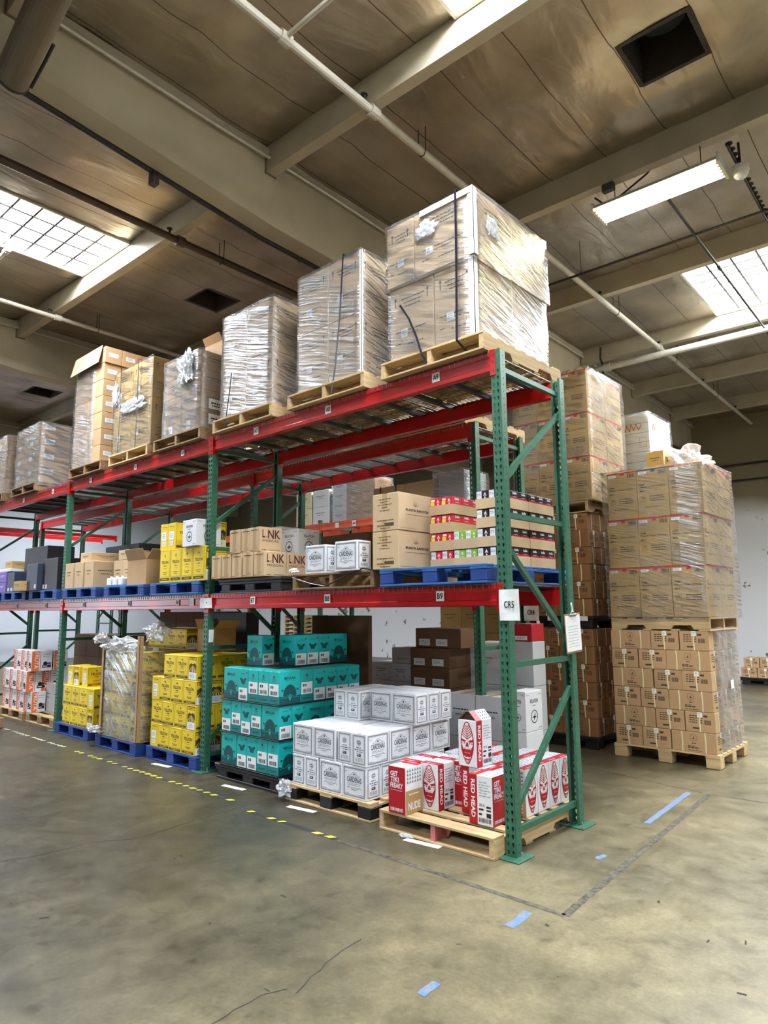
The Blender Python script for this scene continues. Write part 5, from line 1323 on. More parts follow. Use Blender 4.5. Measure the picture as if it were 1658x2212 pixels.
# bay four
BLUEP.put((-6.70,-.06,zb), 0, 'blue block pallet under the tall narrow kraft cartons', 'pallet', 'blue block pallets on the lower shelf')
TK = PLAIN(.26,.34,.35,'kraft_light','tall_carton',7)
for i, x in enumerate((-7.08,-6.77,-6.46)): TK.put((x,.13,zs), J(.02), 'tall narrow kraft carton on the blue pallet, %s from left' % ORD[i], 'carton', 'tall kraft cartons on the shelf')
for i, x in enumerate((-6.10,-5.84)): TK.put((x,.36,zs), 0, 'tall kraft carton standing back behind the white jugs, %s one' % ('left','right')[i], 'carton')
PLAIN(.30,.44,.13,'kraft_light','flat_carton',8).put((-6.72,.24,zs+.353), .03, 'flat kraft carton lying across the tall narrow cartons', 'carton'); PLAIN(.26,.30,.13,'kraft_light','flat_carton',9).put((-5.98,.34,zs+.353), 0, 'flat kraft carton lying on the set back tall cartons', 'carton')
PLAIN(1.0,.35,.62,'black_card','black_carton',2,None,None,'black_card').put((-6.75,.72,zs), 0, 'long black box standing behind the tall narrow kraft cartons', 'box')
# bays one to three
for i, x in enumerate((-7.93,-9.10,-10.3)): BLUEP.put((x,-.06,zb), 0, 'blue block pallet on the lower shelf at far left, %s one' % ('nearest','middle','farthest')[i], 'pallet', 'blue block pallets on the lower shelf')
PLAIN(.52,.40,.46,'black_card','black_carton',1,None,[('front',.02,.02,.08,.08),('front',.12,.02,.17,.08)],'black_card').put((-7.74,.16,zs), 0, 'black carton with small white labels next to the far upright', 'carton')
PLAIN(.46,.40,.40,'navy_card','navy_carton',1,None,[('front',.36,.03,.43,.09)],'navy_card').put((-8.26,.10,zs), -.03, 'dark blue carton with a folded open lid', 'carton')
PLAIN(.80,.42,.34,'black_card','black_carton',3,None,None,'black_card').put((-8.78,.34,zs), 0, 'black carton at the bottom of the far black pile', 'carton'); PLAIN(.86,.42,.36,'black_card','black_carton',4,None,None,'black_card').put((-8.78,.34,zs+.344), .02, 'black carton on top of the far black pile', 'carton')
PLAIN(.34,.28,.15,'kraft_gold','small_carton',2).put((-8.62,-.03,zs), -.05, 'small kraft carton in front of the far black pile', 'carton')
PLAIN(.40,.3,.14,'kraft','small_carton',5).put((-7.82,.62,zs+.36), 0, 'kraft carton edge showing above the black carton by the upright', 'carton'); PLAIN(.5,.3,.355,'black_card','black_carton',6,None,None,'black_card').put((-7.82,.62,zs), 0, 'black carton hidden behind the labelled black carton', 'carton')
for k in range(2): PLAIN(.34,.34,.165,'purple_card','purple_carton',3,'white_card').put((-9.64,.12,zs+.169*k), 0, 'purple carton at the left edge, %s of two' % ('lower','upper')[k], 'carton')
PLAIN(.30,.34,.32,'navy_card','navy_carton',5,None,[('front',.03,.02,.1,.07),('front',.16,.02,.24,.07)],'navy_card').put((-9.29,.13,zs), 0, 'slate blue carton between the purple and the black cartons', 'carton')
PLAIN(.46,.34,.05,'white_card','flat_carton',4,None).put((-9.62,.14,zs+.34), 0, 'flat white carton lying on the purple cartons', 'carton'); PLAIN(.30,.25,.12,'kraft_gold','small_carton',7).put((-9.60,.14,zs+.394), 0, 'small kraft carton at the left edge on the flat white carton', 'carton')

# ================================================================== upper shelf of the front rack
zu = PZ2; zz = zu+.1425
UPG = 'wood pallets on the upper shelf'
# nine
WOODP.put((-.605,-.065,zu), 0, 'pale wood pallet under the nearest and tallest wrapped stack', 'pallet', UPG)
hb = .628
for c, (x0,x1) in enumerate(((-1.035,-.575),(-.565,-.185))):
    for j in range(2): BIG(round(x1-x0,3),.535,hb,1+c).put(((x0+x1)/2,-.03+.27+.545*j,zz), 0, 'large kraft box in the nearest wrapped stack, bottom layer, %s, %s' % (('left','right')[c], ('front','back')[j]), 'box')
for c, (x0,x1) in enumerate(((-1.045,-.755),(-.745,-.165))):
    for j in range(2): BIG(round(x1-x0,3),.55,.545,3+c).put(((x0+x1)/2,-.05+.275+.56*j,zz+hb+.004), 0, 'large kraft box in the nearest wrapped stack, top layer, %s, %s' % (('left','right')[c], ('front','back')[j]), 'box')
film('clear stretch wrap around the top layer of the nearest stack', -1.045,-.165,-.05,1.07, zz+hb-.03, zz+hb+.552, 'wrap_dense', .008, seed=1)
film('clear stretch wrap around the bottom layer of the nearest stack', -1.035,-.185,-.03,1.06, zz+.004, zz+hb-.035, 'wrap_dense', .008, top=False, seed=2)
clump('film_scrap','white film knot on the front of the nearest wrapped stack','plastic film',(-.60,-.075,zz+.98),.10,seed=23,sq=(1.2,.12,1.0))
clump('film_scrap','film tail twisted down the end of the nearest wrapped stack','plastic film',(-.150,.20,zz+.92),.10,seed=27,sq=(.12,1.0,1.3))
band('strapping_band','taut black strap down the front of the nearest wrapped stack', [(-.30,1.12,zz+1.20),(-.30,-.082,zz+1.20),(-.305,-.082,zz+.6),(-.32,-.080,zu+.12),(-.26,-.05,zu+.03),(-.2,.1,zu-.01)], (1,0,0), .020)
band('strapping_band','slack black strap curving over the lower front of the nearest wrapped stack', [(-.90,-.06,zz+.45),(-.80,-.066,zz+.30),(-.72,-.07,zz+.12),(-.66,-.08,zu+.10),(-.62,-.07,zu+.02)], (1,0,.35), .020)
corner_board('white corner board up the upper near edge of the nearest wrapped stack', -.150,-.064, zz+hb, zz+hb+.55)
corner_board('white corner board up the lower near edge of the nearest wrapped stack', -.172,-.044, zz, zz+hb)
m2 = MB(); m2.bevbox(-.25,-.004,0,.25,.004,.05,'white_card',.001); tag(m2.build('edge_board', loc=(-.42,-.066,zz+hb+.50)), 'white edge board along the top front of the nearest wrapped stack', 'edge protector')
# eight
WOODP.put((-1.83,-.06,zu), 0, 'pale wood pallet under the wrapped stack second from the near end', 'pallet', UPG)
for li, h in ((0,.56),(1,.575)):
    for c in range(2):
        w = .415
        for j in range(2): BIG(w,.45,h,11+li+c).put((-2.005+.42*c+(.0 if li == 0 else -.004),-.03+.225+.455*j,zz+(.563 if li else 0)), 0, 'kraft box in the second wrapped stack, %s, %s, %s' % (layer(li,2), ('left','right')[c], ('front','back')[j]), 'box')
film('shiny stretch wrap around the second stack from the near end', -2.215,-1.375,-.03,.885, zz+.004, zz+1.145, 'wrap_dense', .007, seed=5)
band('strapping_band','black strap down the front of the second wrapped stack', [(-1.58,.9,zz+1.165),(-1.58,-.05,zz+1.165),(-1.62,-.052,zz+.6),(-1.68,-.055,zz+.1),(-1.72,-.06,zu+.03)], (1,0,0), .018)
corner_board('white corner board on the near edge of the second wrapped stack', -1.358,-.046, zz, zz+1.13, lx=.02, ly=.02)
# seven
WOODP.put((-3.09,-.06,zu), 0, 'wood pallet under the wrapped stack third from the near end', 'pallet', UPG)
for li, h in ((0,.545),(1,.57)):
    for c in range(2):
        for j in range(2): BIG(.43,.43,h,21+li+c).put((-3.26+.435*c,-.03+.215+.435*j,zz+(.548 if li else 0)), 0, 'kraft box in the third wrapped stack, %s, %s, %s' % (layer(li,2), ('left','right')[c], ('front','back')[j]), 'box')
film('bright stretch wrap around the third stack from the near end', -3.48,-2.605,-.03,.845, zz+.004, zz+1.125, 'wrap_dense', .007, seed=9)
band('strapping_band','black strap at the left front of the third wrapped stack', [(-3.27,-.055,zz+.46),(-3.30,-.055,zz+.25),(-3.36,-.06,zu+.05)], (1,0,0), .016)
# six
OLDP.put((-4.35,-.06,zu), 0, 'dark wood pallet under the film draped stack by the second upright', 'pallet', UPG)
for li in range(4):
    for c in range(2):
        for j in range(2): PLAIN(.385,.42,.228,'kraft','cardboard_box',31+li%2,'ink_brown',[('front',.12,.03,.2,.12)] if li == 0 else None).put((-4.50+.39*c,-.02+.21+.425*j,zz+.2305*li), 0, 'kraft box in the film draped stack, %s, %s, %s' % (layer(li,4), ('left','right')[c], ('front','back')[j]), 'box')
film('dull stretch wrap around the stack beside the second upright', -4.70,-3.91,-.022,.835, zz, zz+.93, 'wrap_hazy', .010, seed=13, top=False)
clump('film_scrap','white film draped down the front of the stack beside the second upright','plastic film',(-4.18,-.05,zz+.72),.30,seed=31,sq=(.55,.14,.95))
o = open_box(.36,.36,.20,'kraft'); o.location = (-4.12,.45,zz+4*.2305+.004); tag(o, 'open kraft box with raised flap on the film draped stack', 'box')
for k, (dz, s) in enumerate(((.30,'upper'),(.12,'lower'))):
    m2 = MB(); m2.box(-.002,-.10,-.06,.0,.10,.06,'white_paper'); m2.on('right',0,.2,0); m2.fr = (Vector((.0,-.10,-.06)),Vector((0,1,0)),Vector((0,0,1)),Vector((1,0,0))); m2.words(.03,.06,.17,.018,'ink',k); m2.words(.04,.03,.15,.016,'ink',k+3)
    tag(m2.build('paper_sign', loc=(-3.895,.18,zz+dz)), 'white handwritten paper on the end of the film draped stack, %s one' % s, 'paper sign')
# five
WOODP.put((-5.51,-.06,zu), 0, 'wood pallet under the tall two layer kraft stack with dark straps', 'pallet', UPG)
for li, h in ((0,.60),(1,.52)):
    for c in range(2):
        for j in range(2): BIG(.495,.42,h,41+li+c,'kraft_gold').put((-5.73+.50*c,-.03+.21+.425*j,zz+(.603 if li else 0)), 0, 'kraft box in the dark strapped stack, %s, %s, %s' % (layer(li,2), ('left','right')[c], ('front','back')[j]), 'box')
film('thin stretch wrap around the dark strapped stack', -5.98,-4.98,-.03,.825, zz, zz+1.13, 'wrap_light', .008, seed=17, top=False)
clump('film_scrap','white film bunched across the front of the dark strapped stack','plastic film',(-5.45,-.05,zz+.56),.22,seed=37,sq=(1.6,.15,.6))
clump('film_scrap','white film at the upper left of the dark strapped stack','plastic film',(-5.93,-.04,zz+.78),.16,seed=39,sq=(.6,.2,1.4))
for x, s in ((-5.76,'left'),(-5.30,'right')): band('strapping_band','dark strap down the two layer kraft stack, %s one' % s, [(x,.86,zz+1.15),(x,-.066,zz+1.15),(x+.02,-.066,zz+.5),(x-.02,-.055,zu+.12)], (1,0,0), .014)
# four
OLDP.put((-6.75,-.06,zu), 0, 'wood pallet under the seven layer stack with labelled ends', 'pallet', UPG)
LB4 = PLAIN(.43,.245,.232,'kraft','labelled_carton',51,None,[('right',.05,.09,.19,.15)])
for li in range(7):
    for c in range(2):
        for j in range(4):
            if c == 0 and j > 0: continue
            LB4.put((-7.03+.435*c+(.02 if li > 5 else 0)*c,-.02+.124+.2485*j,zz+.2345*li), J(.006), 'kraft carton in the seven layer stack, %s, %s column, %s' % (layer(li,7), ('left','right')[c], ORD[j]+' back'), 'carton', 'kraft cartons of the seven layer stack')
film('dull stretch wrap on the front of the seven layer stack', -7.255,-6.62,-.03,.5, zz, zz+1.45, 'wrap_dense', .007, seed=21, top=False)
m2 = MB(); m2.face([(-.44,0,0),(.42,0,0),(.42,-.05,-.26),(-.46,-.06,-.28)],'kraft_light'); q = m2.build('cardboard_flap', loc=(-6.83,-.035,zz+1.655)); q.modifiers.new('board','SOLIDIFY').thickness = .006
tag(q, 'cardboard lid flap hanging over the front of the seven layer stack', 'cardboard')
# three and two
OLDP.put((-9.02,-.06,zu), 0, 'pallet under the flat carton stack left of the far upright', 'pallet', UPG)
FL3 = PLAIN(.49,.46,.118,'kraft','flat_carton',61,None,[('right',.06,.02,.22,.10),('front',.05,.03,.18,.09)]); FL3b = PLAIN(.49,.46,.118,'kraft','flat_carton',62,None)
for li in range(8):
    for c in range(2):
        for j in range(2): (FL3 if li%2 else FL3b).put((-9.25+.495*c,-.01+.23+.465*j,zz+.121*li), 0, 'flat kraft carton in the far film covered stack, %s, %s, %s' % (layer(li,8), ('left','right')[c], ('front','back')[j]), 'carton', 'flat cartons of the far stack')
film('white looking stretch wrap on the far flat carton stack', -9.50,-8.505,-.01,.92, zz-.05, zz+.975, 'wrap_hazy', .008, seed=25, top=False)
OLDP.put((-10.45,-.06,zu), 0, 'pallet under the stack cut off by the left edge', 'pallet', UPG)
for li in range(4):
    for j in range(2): PLAIN(.98,.44,.25,'kraft','cardboard_box',71).put((-10.45,-.01+.22+.45*j,zz+.2525*li), 0, 'kraft box in the stack at the left edge, %s, %s' % (layer(li,4), ('front','back')[j]), 'box')
film('stretch wrap on the stack at the left edge', -10.94,-9.96,-.01,.91, zz, zz+1.02, 'wrap_dense', .007, seed=29, top=False)

# signs and papers hung on the rack
def paper(name, label, cat, loc, w, h, txt=None, ts=.05, rot=0, facing='front', mt='white_paper', grey=False):
    m2 = MB(); n = 6
    for i in range(n):
        for j in range(4):
            P = lambda a, b: ((a-.5)*w, -.004*math.sin(a*5+b*3), b*h)
            m2.face([P(i/n,j/4),P((i+1)/n,j/4),P((i+1)/n,(j+1)/4),P(i/n,(j+1)/4)], mt)
    if txt: m2.fr = (Vector((0,-.005,0)),Vector((1,0,0)),Vector((0,0,1)),Vector((0,-1,0))); m2.text(txt, 0, h*.40, ts, 'ink', 0, width=w*.50, bold=.015)
    o = m2.build(name, loc=loc, rot=rot); md = o.modifiers.new('sheet','SOLIDIFY'); md.thickness = .0012
    return tag(o, label, cat)
paper('aisle_sign','white paper sign CR5 hung on the near green upright','sign',(.018,-.012,1.545),.158,.213,'CR5',.048)
paper('aisle_sign','smaller white paper sign CR4 on the second rack upright','sign',(-1.175,R2Y+R2D-.085,1.495),.175,.155,'CR4',.052)
paper('shelf_note','white note taped at the joint of the lower beams on the second upright','paper note',(-3.69,-.014,1.655),.22,.105)
paper('shelf_note','narrow white slip stuck on the side of the second upright','paper note',(-3.652,.035,1.30),.06,.13, rot=Q)
o = empty('clipboard', (.012,.92,1.30), 0); o.rotation_euler = (0,-.06,Q-.06)
m2 = MB(); m2.bevbox(-.115,-.0,-.02,.115,.004,.285,'kraft_core',.001); m2.build('board', o)
m2 = MB(); m2.bevbox(-.108,-.0035,-.005,.108,-.0005,.27,'white_paper',.0005)
m2.fr = (Vector((-.108,-.0035,0)),Vector((1,0,0)),Vector((0,0,1)),Vector((0,-1,0)))
for i in range(8): m2.words(.03,.03+.022*i,.18,.003,'ink_grey',60+i)
m2.build('paper_sheet', o)
m2 = MB(); m2.bevbox(-.05,-.012,.262,.05,.0,.282,'steel',.003); m2.path([(-.03,-.006,.282),(-.02,-.008,.297),(.02,-.008,.297),(.03,-.006,.282)],.003,'steel'); m2.build('clip', o)
m2 = MB(); m2.path([(0,-.004,.296),(.004,-.004,.32),(-.003,-.003,.35),(0,.0,.37)],.006,'foam_white'); m2.build('hook_tape', o)
tag(o, 'clipboard with blank white sheets hung on the rear end upright', 'clipboard')

# floor markings and papers
def dash(label, x0, x1, y, mtp, n, seed):
    o = empty('hazard_tape', (0,0,0)); r = random.Random(seed); m2 = MB(); m2.face([(x0,y-.022,.0013),(x1,y-.026,.0013),(x1,y+.026,.0013),(x0,y+.022,.0013)],'tape_black'); m2.build('backing', o)
    for i in range(n):
        if r.random() < .16: continue
        a = x0+(x1-x0)*(i+.15)/n; b = a+(x1-x0)/n*r.uniform(.40,.62); yy = y+r.uniform(-.004,.004)
        q = MB(); q.face([(a,yy-.022,.002),(b-.02,yy-.022,.002),(b+.02,yy+.022,.002),(a+.03,yy+.022,.002)], mtp); q.build('stripe', o)
    return tag(o, label, 'floor tape')
dash('far worn pale striped hazard tape along the rack front', -8.1,-6.05,-.395,'tape_pale',20,3)
dash('middle yellow and black hazard tape along the rack front', -5.75,-2.55,-.41,'tape_yellow',27,5)
dash('near end piece of the yellow and black hazard tape', -2.25,-1.18,-.50,'tape_yellow',8,7)
def smear(name, label, pts, wd, mt, cat, seed, kind=None):
    r = random.Random(seed); o = MB(); n = 30
    for (a,b),(c,d) in zip(pts, pts[1:]):
        L = math.hypot(c-a,d-b); nn = max(4,int(L/.05)); nx, ny = -(d-b)/L, (c-a)/L
        for i in range(nn):
            t0, t1 = i/nn, (i+1)/nn; e = [wd/2*r.uniform(.72,1.05) for _ in range(4)]
            o.face([(a+(c-a)*t0-nx*e[0],b+(d-b)*t0-ny*e[0],.0013),(a+(c-a)*t1-nx*e[1],b+(d-b)*t1-ny*e[1],.0013),(a+(c-a)*t1+nx*e[2],b+(d-b)*t1+ny*e[2],.0013),(a+(c-a)*t0+nx*e[3],b+(d-b)*t0+ny*e[3],.0013)], mt)
    return tag(o.build(name), label, cat)
smear('tape_residue','dark tape residue line running from the hazard tape past the rack end',[(-1.15,-.51),(.62,-.53)],.045,'residue','floor tape mark',1)
smear('tape_residue','dark tape residue line turning beyond the rack end toward the kraft stacks',[(.62,-.53),(.44,2.45)],.050,'residue','floor tape mark',2)
smear('blue_tape','long blue tape mark on the floor right of the rack',[(.345,1.30),(.285,2.40)],.055,'chalk_blue','floor tape mark',3)
smear('blue_tape','small blue tape scrap on the floor outside the rack end',[(.385,.36),(.40,.46)],.05,'chalk_blue','floor tape mark',4)
smear('blue_tape','blue tape patch on the floor in front of the residue corner',[(.47,-.84),(.455,-.62)],.06,'chalk_blue','floor tape mark',5)
smear('blue_tape','faint blue tape trace low in front of the camera',[(.52,-1.62),(.515,-1.50)],.05,'chalk_blue','floor tape mark',6)
for i, (x,y,a,s) in enumerate(((-2.93,-.15,.1,'teal stack'),(-1.93,-.185,.12,'white carton stack'),(-.66,-.165,.1,'red and white cartons'),(-4.28,-.12,.1,'yellow stack by the upright'))):
    m2 = MB(); m2.box(-.15,-.028,0,.15,.028,.0012,'white_paper'); tag(m2.build('floor_label', loc=(x,y,.0013), rot=a), 'white paper location label on the floor before the %s' % s, 'floor label', 'paper labels on the floor')
clump('film_scrap','small scrap of clear film on the floor before the red and white cartons','plastic film',(-.83,-.145,.012),.05,seed=44,sq=(1.2,.7,.3))

# ================================================================== stacks beyond the rack end
EUROP.put((-.30,3.44,.001), 0, 'pale wood pallet under the six layer strapped stack at right', 'pallet')
z0 = .1425; SP = SH+.003
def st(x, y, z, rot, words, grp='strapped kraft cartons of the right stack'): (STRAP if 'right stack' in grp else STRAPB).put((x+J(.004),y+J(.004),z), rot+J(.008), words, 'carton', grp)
def strapped(xl, yf, z0, n, where, grp, back=True):
    for li in range(n):
        z = z0+SP*li; ln = layer(li,n); g = .004
        if li % 2 == 0:      # two short ends then one long side
            st(xl+.15,yf+SW/2,z,Q,'%s, %s, front short end at the left' % (where,ln),grp); st(xl+.45,yf+SW/2,z,Q,'%s, %s, front short end in the middle' % (where,ln),grp)
            st(xl+.60+.226,yf+SD/2,z,0,'%s, %s, front long side at the right' % (where,ln),grp)
            if back:
                for j in (1,2): st(xl+.60+.226,yf+SD*(j+.5)+.006*j,z,0,'%s, %s, right side, %s carton back' % (where,ln,ORD[j]),grp)
        else:
            st(xl+.226,yf+SD/2,z,0,'%s, %s, front long side at the left' % (where,ln),grp)
            st(xl+.452+.15,yf+SW/2,z,Q,'%s, %s, front short end in the middle' % (where,ln),grp); st(xl+.452+.45,yf+SW/2,z,Q,'%s, %s, front short end at the right' % (where,ln),grp)
            if back: st(xl+.452+.45,yf+SW*1.5+.006,z,Q,'%s, %s, right side, second carton back' % (where,ln),grp)
strapped(-.825,3.45,z0,6,'strapped carton of the right stack','strapped kraft cartons of the right stack')
film('grey stretch wrap over the right side of the six layer strapped stack', .02,.232,3.62,4.36,.13,1.40,'wrap_hazy',.010,top=False,seed=51)
m2 = MB(); m2.box(-.001,-.05,-.045,.001,.05,.045,'white_paper'); tag(m2.build('paper_label', loc=(.262,4.0,.80)), 'white label on the wrapped right side of the strapped stack', 'label')
SIDEP = Proto(lambda: make_stringer(w=.98, d=1.06))
SIDEP.put((-.81,3.44+.495,1.3765), -Q, 'pale notched pallet seen from its side between cup cartons and strapped cartons', 'pallet')
zc = 1.520
for li in range(3):
    for c in range(3):
        for j in range(2):
            p = CUPB if (li == 2 and c == 1 and j == 0) else CUPR
            p.put((-.80+UW/2+.350*c+.018*li,3.43+UD/2+.505*j,zc+.548*li), J(.004), ('blue taped' if p is CUPB else 'red taped')+' cup carton on the right stack, %s, %s, %s' % (layer(li,3), across(c,3), ('front','back')[j]), 'carton', 'cup cartons of the right stack')
film('glossy stretch wrap on the cup cartons of the right stack', -.812,.292,3.424,4.445,1.50,3.175,'wrap_light',.010,seed=55,dense=lambda x,y,z: x > -.06 and (z > 2.05 or x > .1+.3*(1.9-z)) or y > 3.5 and x > .2)
# darker stack to its left
BLACKP.put((-1.60,3.56,.001), 0, 'dark pallet under the strapped stack standing behind the rack end', 'pallet')
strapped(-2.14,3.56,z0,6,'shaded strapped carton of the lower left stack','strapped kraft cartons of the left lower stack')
BLACKP.put((-1.60,3.56,1.386), 0, 'black pallet with white tags halfway up the shaded stack', 'pallet')
for i, (x, s) in enumerate(((-2.0,'left'),(-1.62,'middle'),(-1.20,'right'))):
    m2 = MB(); m2.box(-.055,-.001,-.028,.055,.001,.028,'white_paper'); tag(m2.build('pallet_tag', loc=(x,3.556,1.50)), 'white tag on the black pallet of the shaded stack, %s one' % s, 'label')
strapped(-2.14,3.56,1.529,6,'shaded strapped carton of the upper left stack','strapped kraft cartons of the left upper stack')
WOODP.put((-1.58,3.56,2.773), 0, 'wood pallet under the cup cartons of the left tall stack', 'pallet')
for li in range(3):
    for c in range(3):
        for j in range(2): CUPR.put((-2.06+UW/2+.350*c,3.56+UD/2+.505*j,2.917+.548*li), J(.006), 'red taped cup carton on the left tall stack, %s, %s, %s' % (layer(li,3), across(c,3), ('front','back')[j]), 'carton', 'cup cartons of the left tall stack')
film('shiny stretch wrap on the cup cartons of the left tall stack', -2.068,-1.000,3.555,4.585,2.90,4.575,'wrap_light',.010,seed=61,dense=lambda x,y,z: (x > -1.02 and y > 3.58) or (x < -1.72 and z > 3.3))
# tall white stack with orange handwriting
for li in range(8):
    m2 = shell(.84,.80,.53,'white_card','w','white_card')
    m2.on('front',.84,.8,.53)
    for i in range(1,4): m2.rect(.002,.53*i/4-.003,.838,.53*i/4+.003,'ink_grey')
    if li == 7: m2.line([(x*.85+.40,y) for x,y in ((.10,.42),(.13,.30),(.16,.40),(.20,.30),(.23,.41),(.27,.31),(.31,.40),(.35,.31),(.40,.38))],.012,'orange_card',1); m2.frame(.70,.06,.80,.20,.004,'orange_card')
    if li == 7: m2.on('right',.84,.8,.53); m2.line([(.10,.42),(.13,.30),(.16,.40),(.20,.30),(.23,.41)],.014,'orange_card',1)
    tag(m2.build('white_case', loc=(-1.24,5.40,.002+.533*li)), 'white case in the tall pile with orange handwriting, %s' % layer(li,8), 'case', 'white cases of the tall pile')
film('glossy stretch wrap around the tall white pile', -1.665,-.815,4.995,5.805,.05,4.275,'wrap_light',.010,seed=67)
for li in range(6):
    PLAIN(.80,.60,.56,'kraft','large_box',81).put((-.42,5.02,.002+.563*li), 0, 'large kraft box in the pile behind the right stack, %s' % layer(li,6), 'box')
PLAIN(.22,.30,.26,'kraft_gold','small_carton',11).put((-.66,4.86,3.383), 0, 'small kraft carton beside the film bundle behind the right stack', 'carton')
clump('film_scrap','big crumpled bundle of clear film behind the right stack top','plastic film',(-.40,5.0,3.46),.34,seed=71,sq=(1.1,.9,.75))
# low pallet by the back wall
BLACKP.put((-1.28,11.85,.001), 0, 'black pallet by the back wall at right', 'pallet')
for li in range(2):
    for i in range(3): STRAP.put((-1.62+.31*i+.06*li,11.85+SW/2+.01,z0+SP*li), Q, 'strapped carton on the pallet by the back wall, %s, %s' % (layer(li,2), across(i,3)), 'carton', 'strapped cartons by the back wall')

# ================================================================== second rack and what stands behind the front rack
G2 = None
zb2 = PZ1; z = zb2+.1425
WOODP.put((-2.20,R2Y-.02,zb2), 0, 'pallet under the banded kraft stack on the second rack lower shelf', 'pallet'); WOODP.put((-3.40,R2Y-.02,zb2), 0, 'pallet on the second rack lower shelf behind the lettered cartons', 'pallet'); 
WOODP.put((-1.90+.02,5.2-5.2+R2Y,Z2+PZ), 0, 'pale wood pallet on the second rack top shelf near its end', 'pallet')
for li in range(5):
    for c in range(2): PLAIN(.47,.44,.205,'kraft_light','banded_carton',91,None,[('front',.1,.02,.18,.1)] if li == 2 else None).put((-2.43+.475*c,R2Y+.22,z+.2075*li), 0, 'banded kraft carton on the second rack, %s, %s column' % (layer(li,5), ('left','right')[c]), 'carton', 'banded cartons on the second rack')
for x, s in ((-2.55,'left'),(-2.32,'right')): band('strapping_band','black band around the second rack kraft stack, %s one' % s, [(x,R2Y-.004,z+1.042),(x,R2Y-.006,z+.5),(x,R2Y-.004,z)], (1,0,0), .012)
for li in range(3): PLAIN(.36,.40,.36,'grey_card','grey_case',93,None).put((-1.58,R2Y+.20,z+.363*li-.0), 0, 'grey wrapped case on the second rack by its end, %s' % layer(li,3), 'case')
film('white looking stretch wrap around the grey cases on the second rack', -1.77,-1.39,R2Y-.01,R2Y+.42,z,z+1.09,'wrap_dense',.008,top=False,seed=81)
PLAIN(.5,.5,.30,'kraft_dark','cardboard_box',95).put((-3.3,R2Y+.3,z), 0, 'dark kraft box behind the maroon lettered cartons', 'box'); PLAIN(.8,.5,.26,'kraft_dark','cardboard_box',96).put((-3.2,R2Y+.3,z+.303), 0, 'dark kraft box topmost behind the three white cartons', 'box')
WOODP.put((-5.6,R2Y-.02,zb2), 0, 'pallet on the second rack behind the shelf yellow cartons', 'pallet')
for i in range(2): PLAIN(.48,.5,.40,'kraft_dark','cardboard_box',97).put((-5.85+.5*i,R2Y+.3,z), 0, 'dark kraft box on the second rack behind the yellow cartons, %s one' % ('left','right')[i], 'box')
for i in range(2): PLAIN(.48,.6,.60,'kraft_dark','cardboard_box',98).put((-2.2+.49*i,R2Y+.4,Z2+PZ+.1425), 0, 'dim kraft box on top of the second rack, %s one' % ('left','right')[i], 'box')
# floor level behind the front rack
def rear(proto, x, y, z, label, cat='box', rot=0): proto.put((x,y,z), rot, label, cat)
GREY = PLAIN(.328,.46,.40,'grey_card','grey_case',101,'ink')
for i in range(2):
    for k in range(2): rear(GREY, -1.495+.333*i, 1.70, .002+.403*k, 'grey box behind the white cartons, %s of two, %s' % (('lower','upper')[k], ('left','right')[i]))
BIRDT = Proto(lambda: make_bird(.17,.30,.36)); BIRDT.put((-.885,1.66,.505), 0, 'narrow white bird emblem box seen past the near upright', 'box')
PLAIN(.17,.30,.50,'white_card','white_case',102,None).put((-.885,1.66,.002), 0, 'narrow white box below the bird emblem box past the near upright', 'box')
WH = PLAIN(.30,.40,.20,'white_card','white_case',103,'ink_grey',[('front',.06,.02,.13,.09),('front',.17,.02,.24,.09)])
for k in range(5):
    for i in range(2): rear(WH, -2.95+.305*i, 2.10, .002+.203*k, 'white case behind the teal stack, %s, %s' % (layer(k,5), ('left','right')[i]), 'case')
PLAIN(.32,.40,.17,'white_card','white_case',104,None,[('front',.04,.02,.28,.08)]).put((-2.62,2.10,1.018), 0, 'white case topmost behind the white carton stack', 'case')
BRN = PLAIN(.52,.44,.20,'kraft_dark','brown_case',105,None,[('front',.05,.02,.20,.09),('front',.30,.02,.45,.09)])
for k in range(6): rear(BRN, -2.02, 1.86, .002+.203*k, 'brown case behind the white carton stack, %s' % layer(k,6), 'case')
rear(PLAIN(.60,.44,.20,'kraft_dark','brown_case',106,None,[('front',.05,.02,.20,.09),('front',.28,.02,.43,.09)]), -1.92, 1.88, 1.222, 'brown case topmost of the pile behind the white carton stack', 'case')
for k in range(3): PLAIN(.44,.44,.42,'white_card','white_case',107,'ink_grey').put((-1.59,2.24,.002+.423*k), 0, 'white case seen through the near upright gap, %s' % layer(k,3), 'case')
for k in range(3): PLAIN(.22,.24,.43,'grey_card','grey_case',115,None).put((-1.065,2.06,.002+.433*k), 0, 'slim grey case under the small red carton, %s' % layer(k,3), 'case')
PLAIN(.21,.24,.17,'red_card','red_carton',108,None,[('front',.02,.01,.16,.05)]).put((-1.065,2.06,1.303), 0, 'small red carton with white label behind the CR5 sign', 'carton')
YB = PLAIN(.40,.40,.42,'kraft_gold','cardboard_box',109)
for i in range(3):
    for k in range(4): rear(YB, -3.80+.405*i, 4.6, .002+.423*k, 'tan box far behind the second rack, %s, %s' % (layer(k,4), across(i,3)))
# tall dark sheet box behind the teal stack
PLAIN(.90,.06,1.56,'kraft_dark','large_box',111).put((-2.95,1.245,.002), 0, 'tall dark flat box standing upright behind the teal stack', 'box')
PLAIN(.80,.20,1.60,'black_card','black_case',112,None,None,'black_card').put((-5.08,1.33,.002), 0, 'tall black case behind the yellow stack by the second upright', 'case')
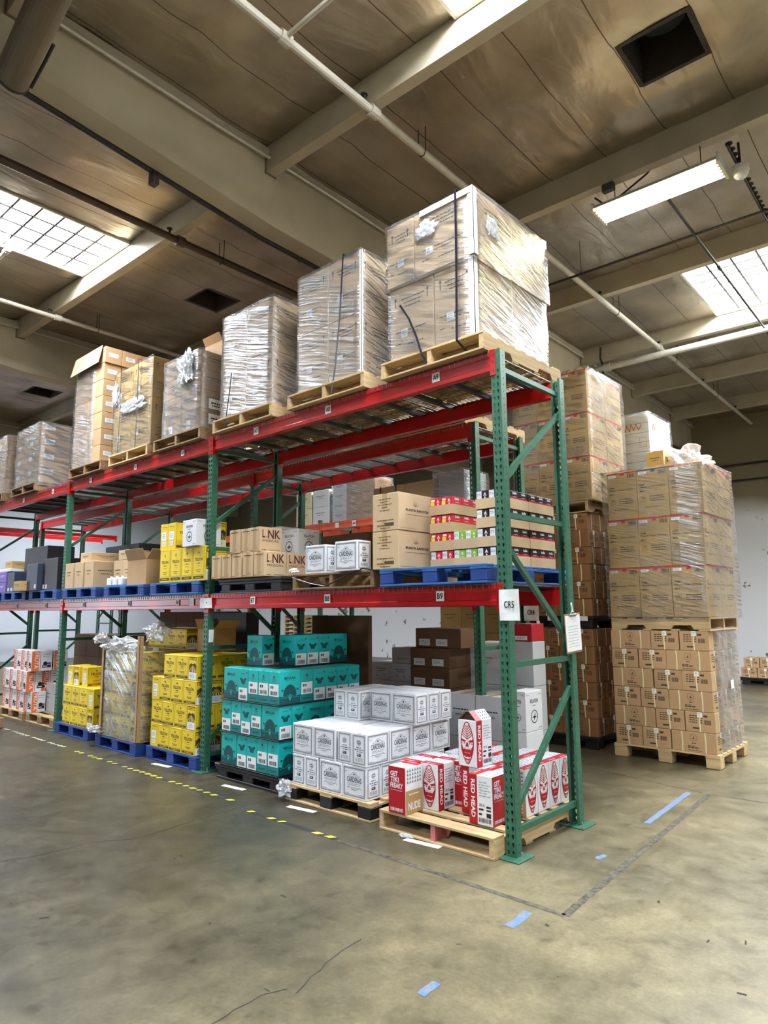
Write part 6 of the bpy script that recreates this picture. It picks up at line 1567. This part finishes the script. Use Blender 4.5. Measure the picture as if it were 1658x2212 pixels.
# crate
o = empty('wooden_crate', (-1.74,2.72,.002), .10)
for s, (x0,y0,x1,y1) in (('f',(-.24,-.16,.24,-.145)),('b',(-.24,.145,.24,.16)),('l',(-.24,-.145,-.225,.145)),('r',(.225,-.145,.24,.145))):
    for i in range(3): m2 = MB(); m2.bevbox(x0,y0,.01+.118*i,x1,y1,.122+.118*i,'crate_wood',.003); m2.build('side_board', o)
m2 = MB(); m2.box(-.225,-.145,.01,.225,.145,.02,'crate_wood'); m2.build('bottom', o)
tag(o, 'old slatted wooden crate on the floor beyond the second rack end', 'crate')
# dim boxes behind the far bays
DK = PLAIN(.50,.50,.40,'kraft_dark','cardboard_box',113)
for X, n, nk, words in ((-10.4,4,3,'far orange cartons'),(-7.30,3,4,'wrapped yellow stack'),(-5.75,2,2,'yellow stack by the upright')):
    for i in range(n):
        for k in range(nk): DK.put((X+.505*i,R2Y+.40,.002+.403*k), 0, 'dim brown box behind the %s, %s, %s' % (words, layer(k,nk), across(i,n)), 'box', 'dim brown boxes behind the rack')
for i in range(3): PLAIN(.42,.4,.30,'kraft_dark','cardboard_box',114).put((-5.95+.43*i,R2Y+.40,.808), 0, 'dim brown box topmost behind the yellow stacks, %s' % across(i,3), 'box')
# far orange rack load
for i, (x, w, mt, s) in enumerate(((-8.60,.50,'tape_pale','cream'),(-8.05,.50,'tape_pale','cream'),)):
    for k in range(2): PLAIN(.50,.5,.36,'white_card' if i else 'tape_pale','far_box',121+i).put((x,R3Y+.30,3.435+.363*k), 0, 'cream box on the far orange rack, %s, %s' % (('left','right')[i], ('lower','upper')[k]), 'box')
for i in range(3):
    for k in range(4): PLAIN(.40,.5,.20,'kraft' if i else 'white_card','far_box',124+i).put((-7.48+.41*i,R3Y+.30,3.435+.203*k), 0, 'box on the far orange rack behind the wrap, %s, %s' % (layer(k,4), across(i,3)), 'box', 'boxes on the far orange rack')
film('stretch wrap around the boxes on the far orange rack', -7.69,-6.45,R3Y+.04,R3Y+.56,3.43,4.26,'wrap_dense',.01,seed=91)
for i in range(2): PLAIN(.6,.5,.5,'kraft','far_box',128).put((-6.05+.61*i,R3Y+.3,3.435), 0, 'kraft box on the far orange rack at its near end, %s one' % ('left','right')[i], 'box')
# leaning pallets by the back wall seen through the racks
for i in range(5): WOODP.put((-16.1,11.6,.001+.143*i), 0, 'wood pallet in the far pile by the back wall, %s' % layer(i,5), 'pallet', 'stacked pallets by the back wall')
for i in range(5): WOODP.put((-16.12,11.6,.716+.143*i), 0, 'wood pallet high in the far pile by the back wall, %s one' % ORD[i], 'pallet', 'stacked pallets by the back wall')

bpy.context.view_layer.update()
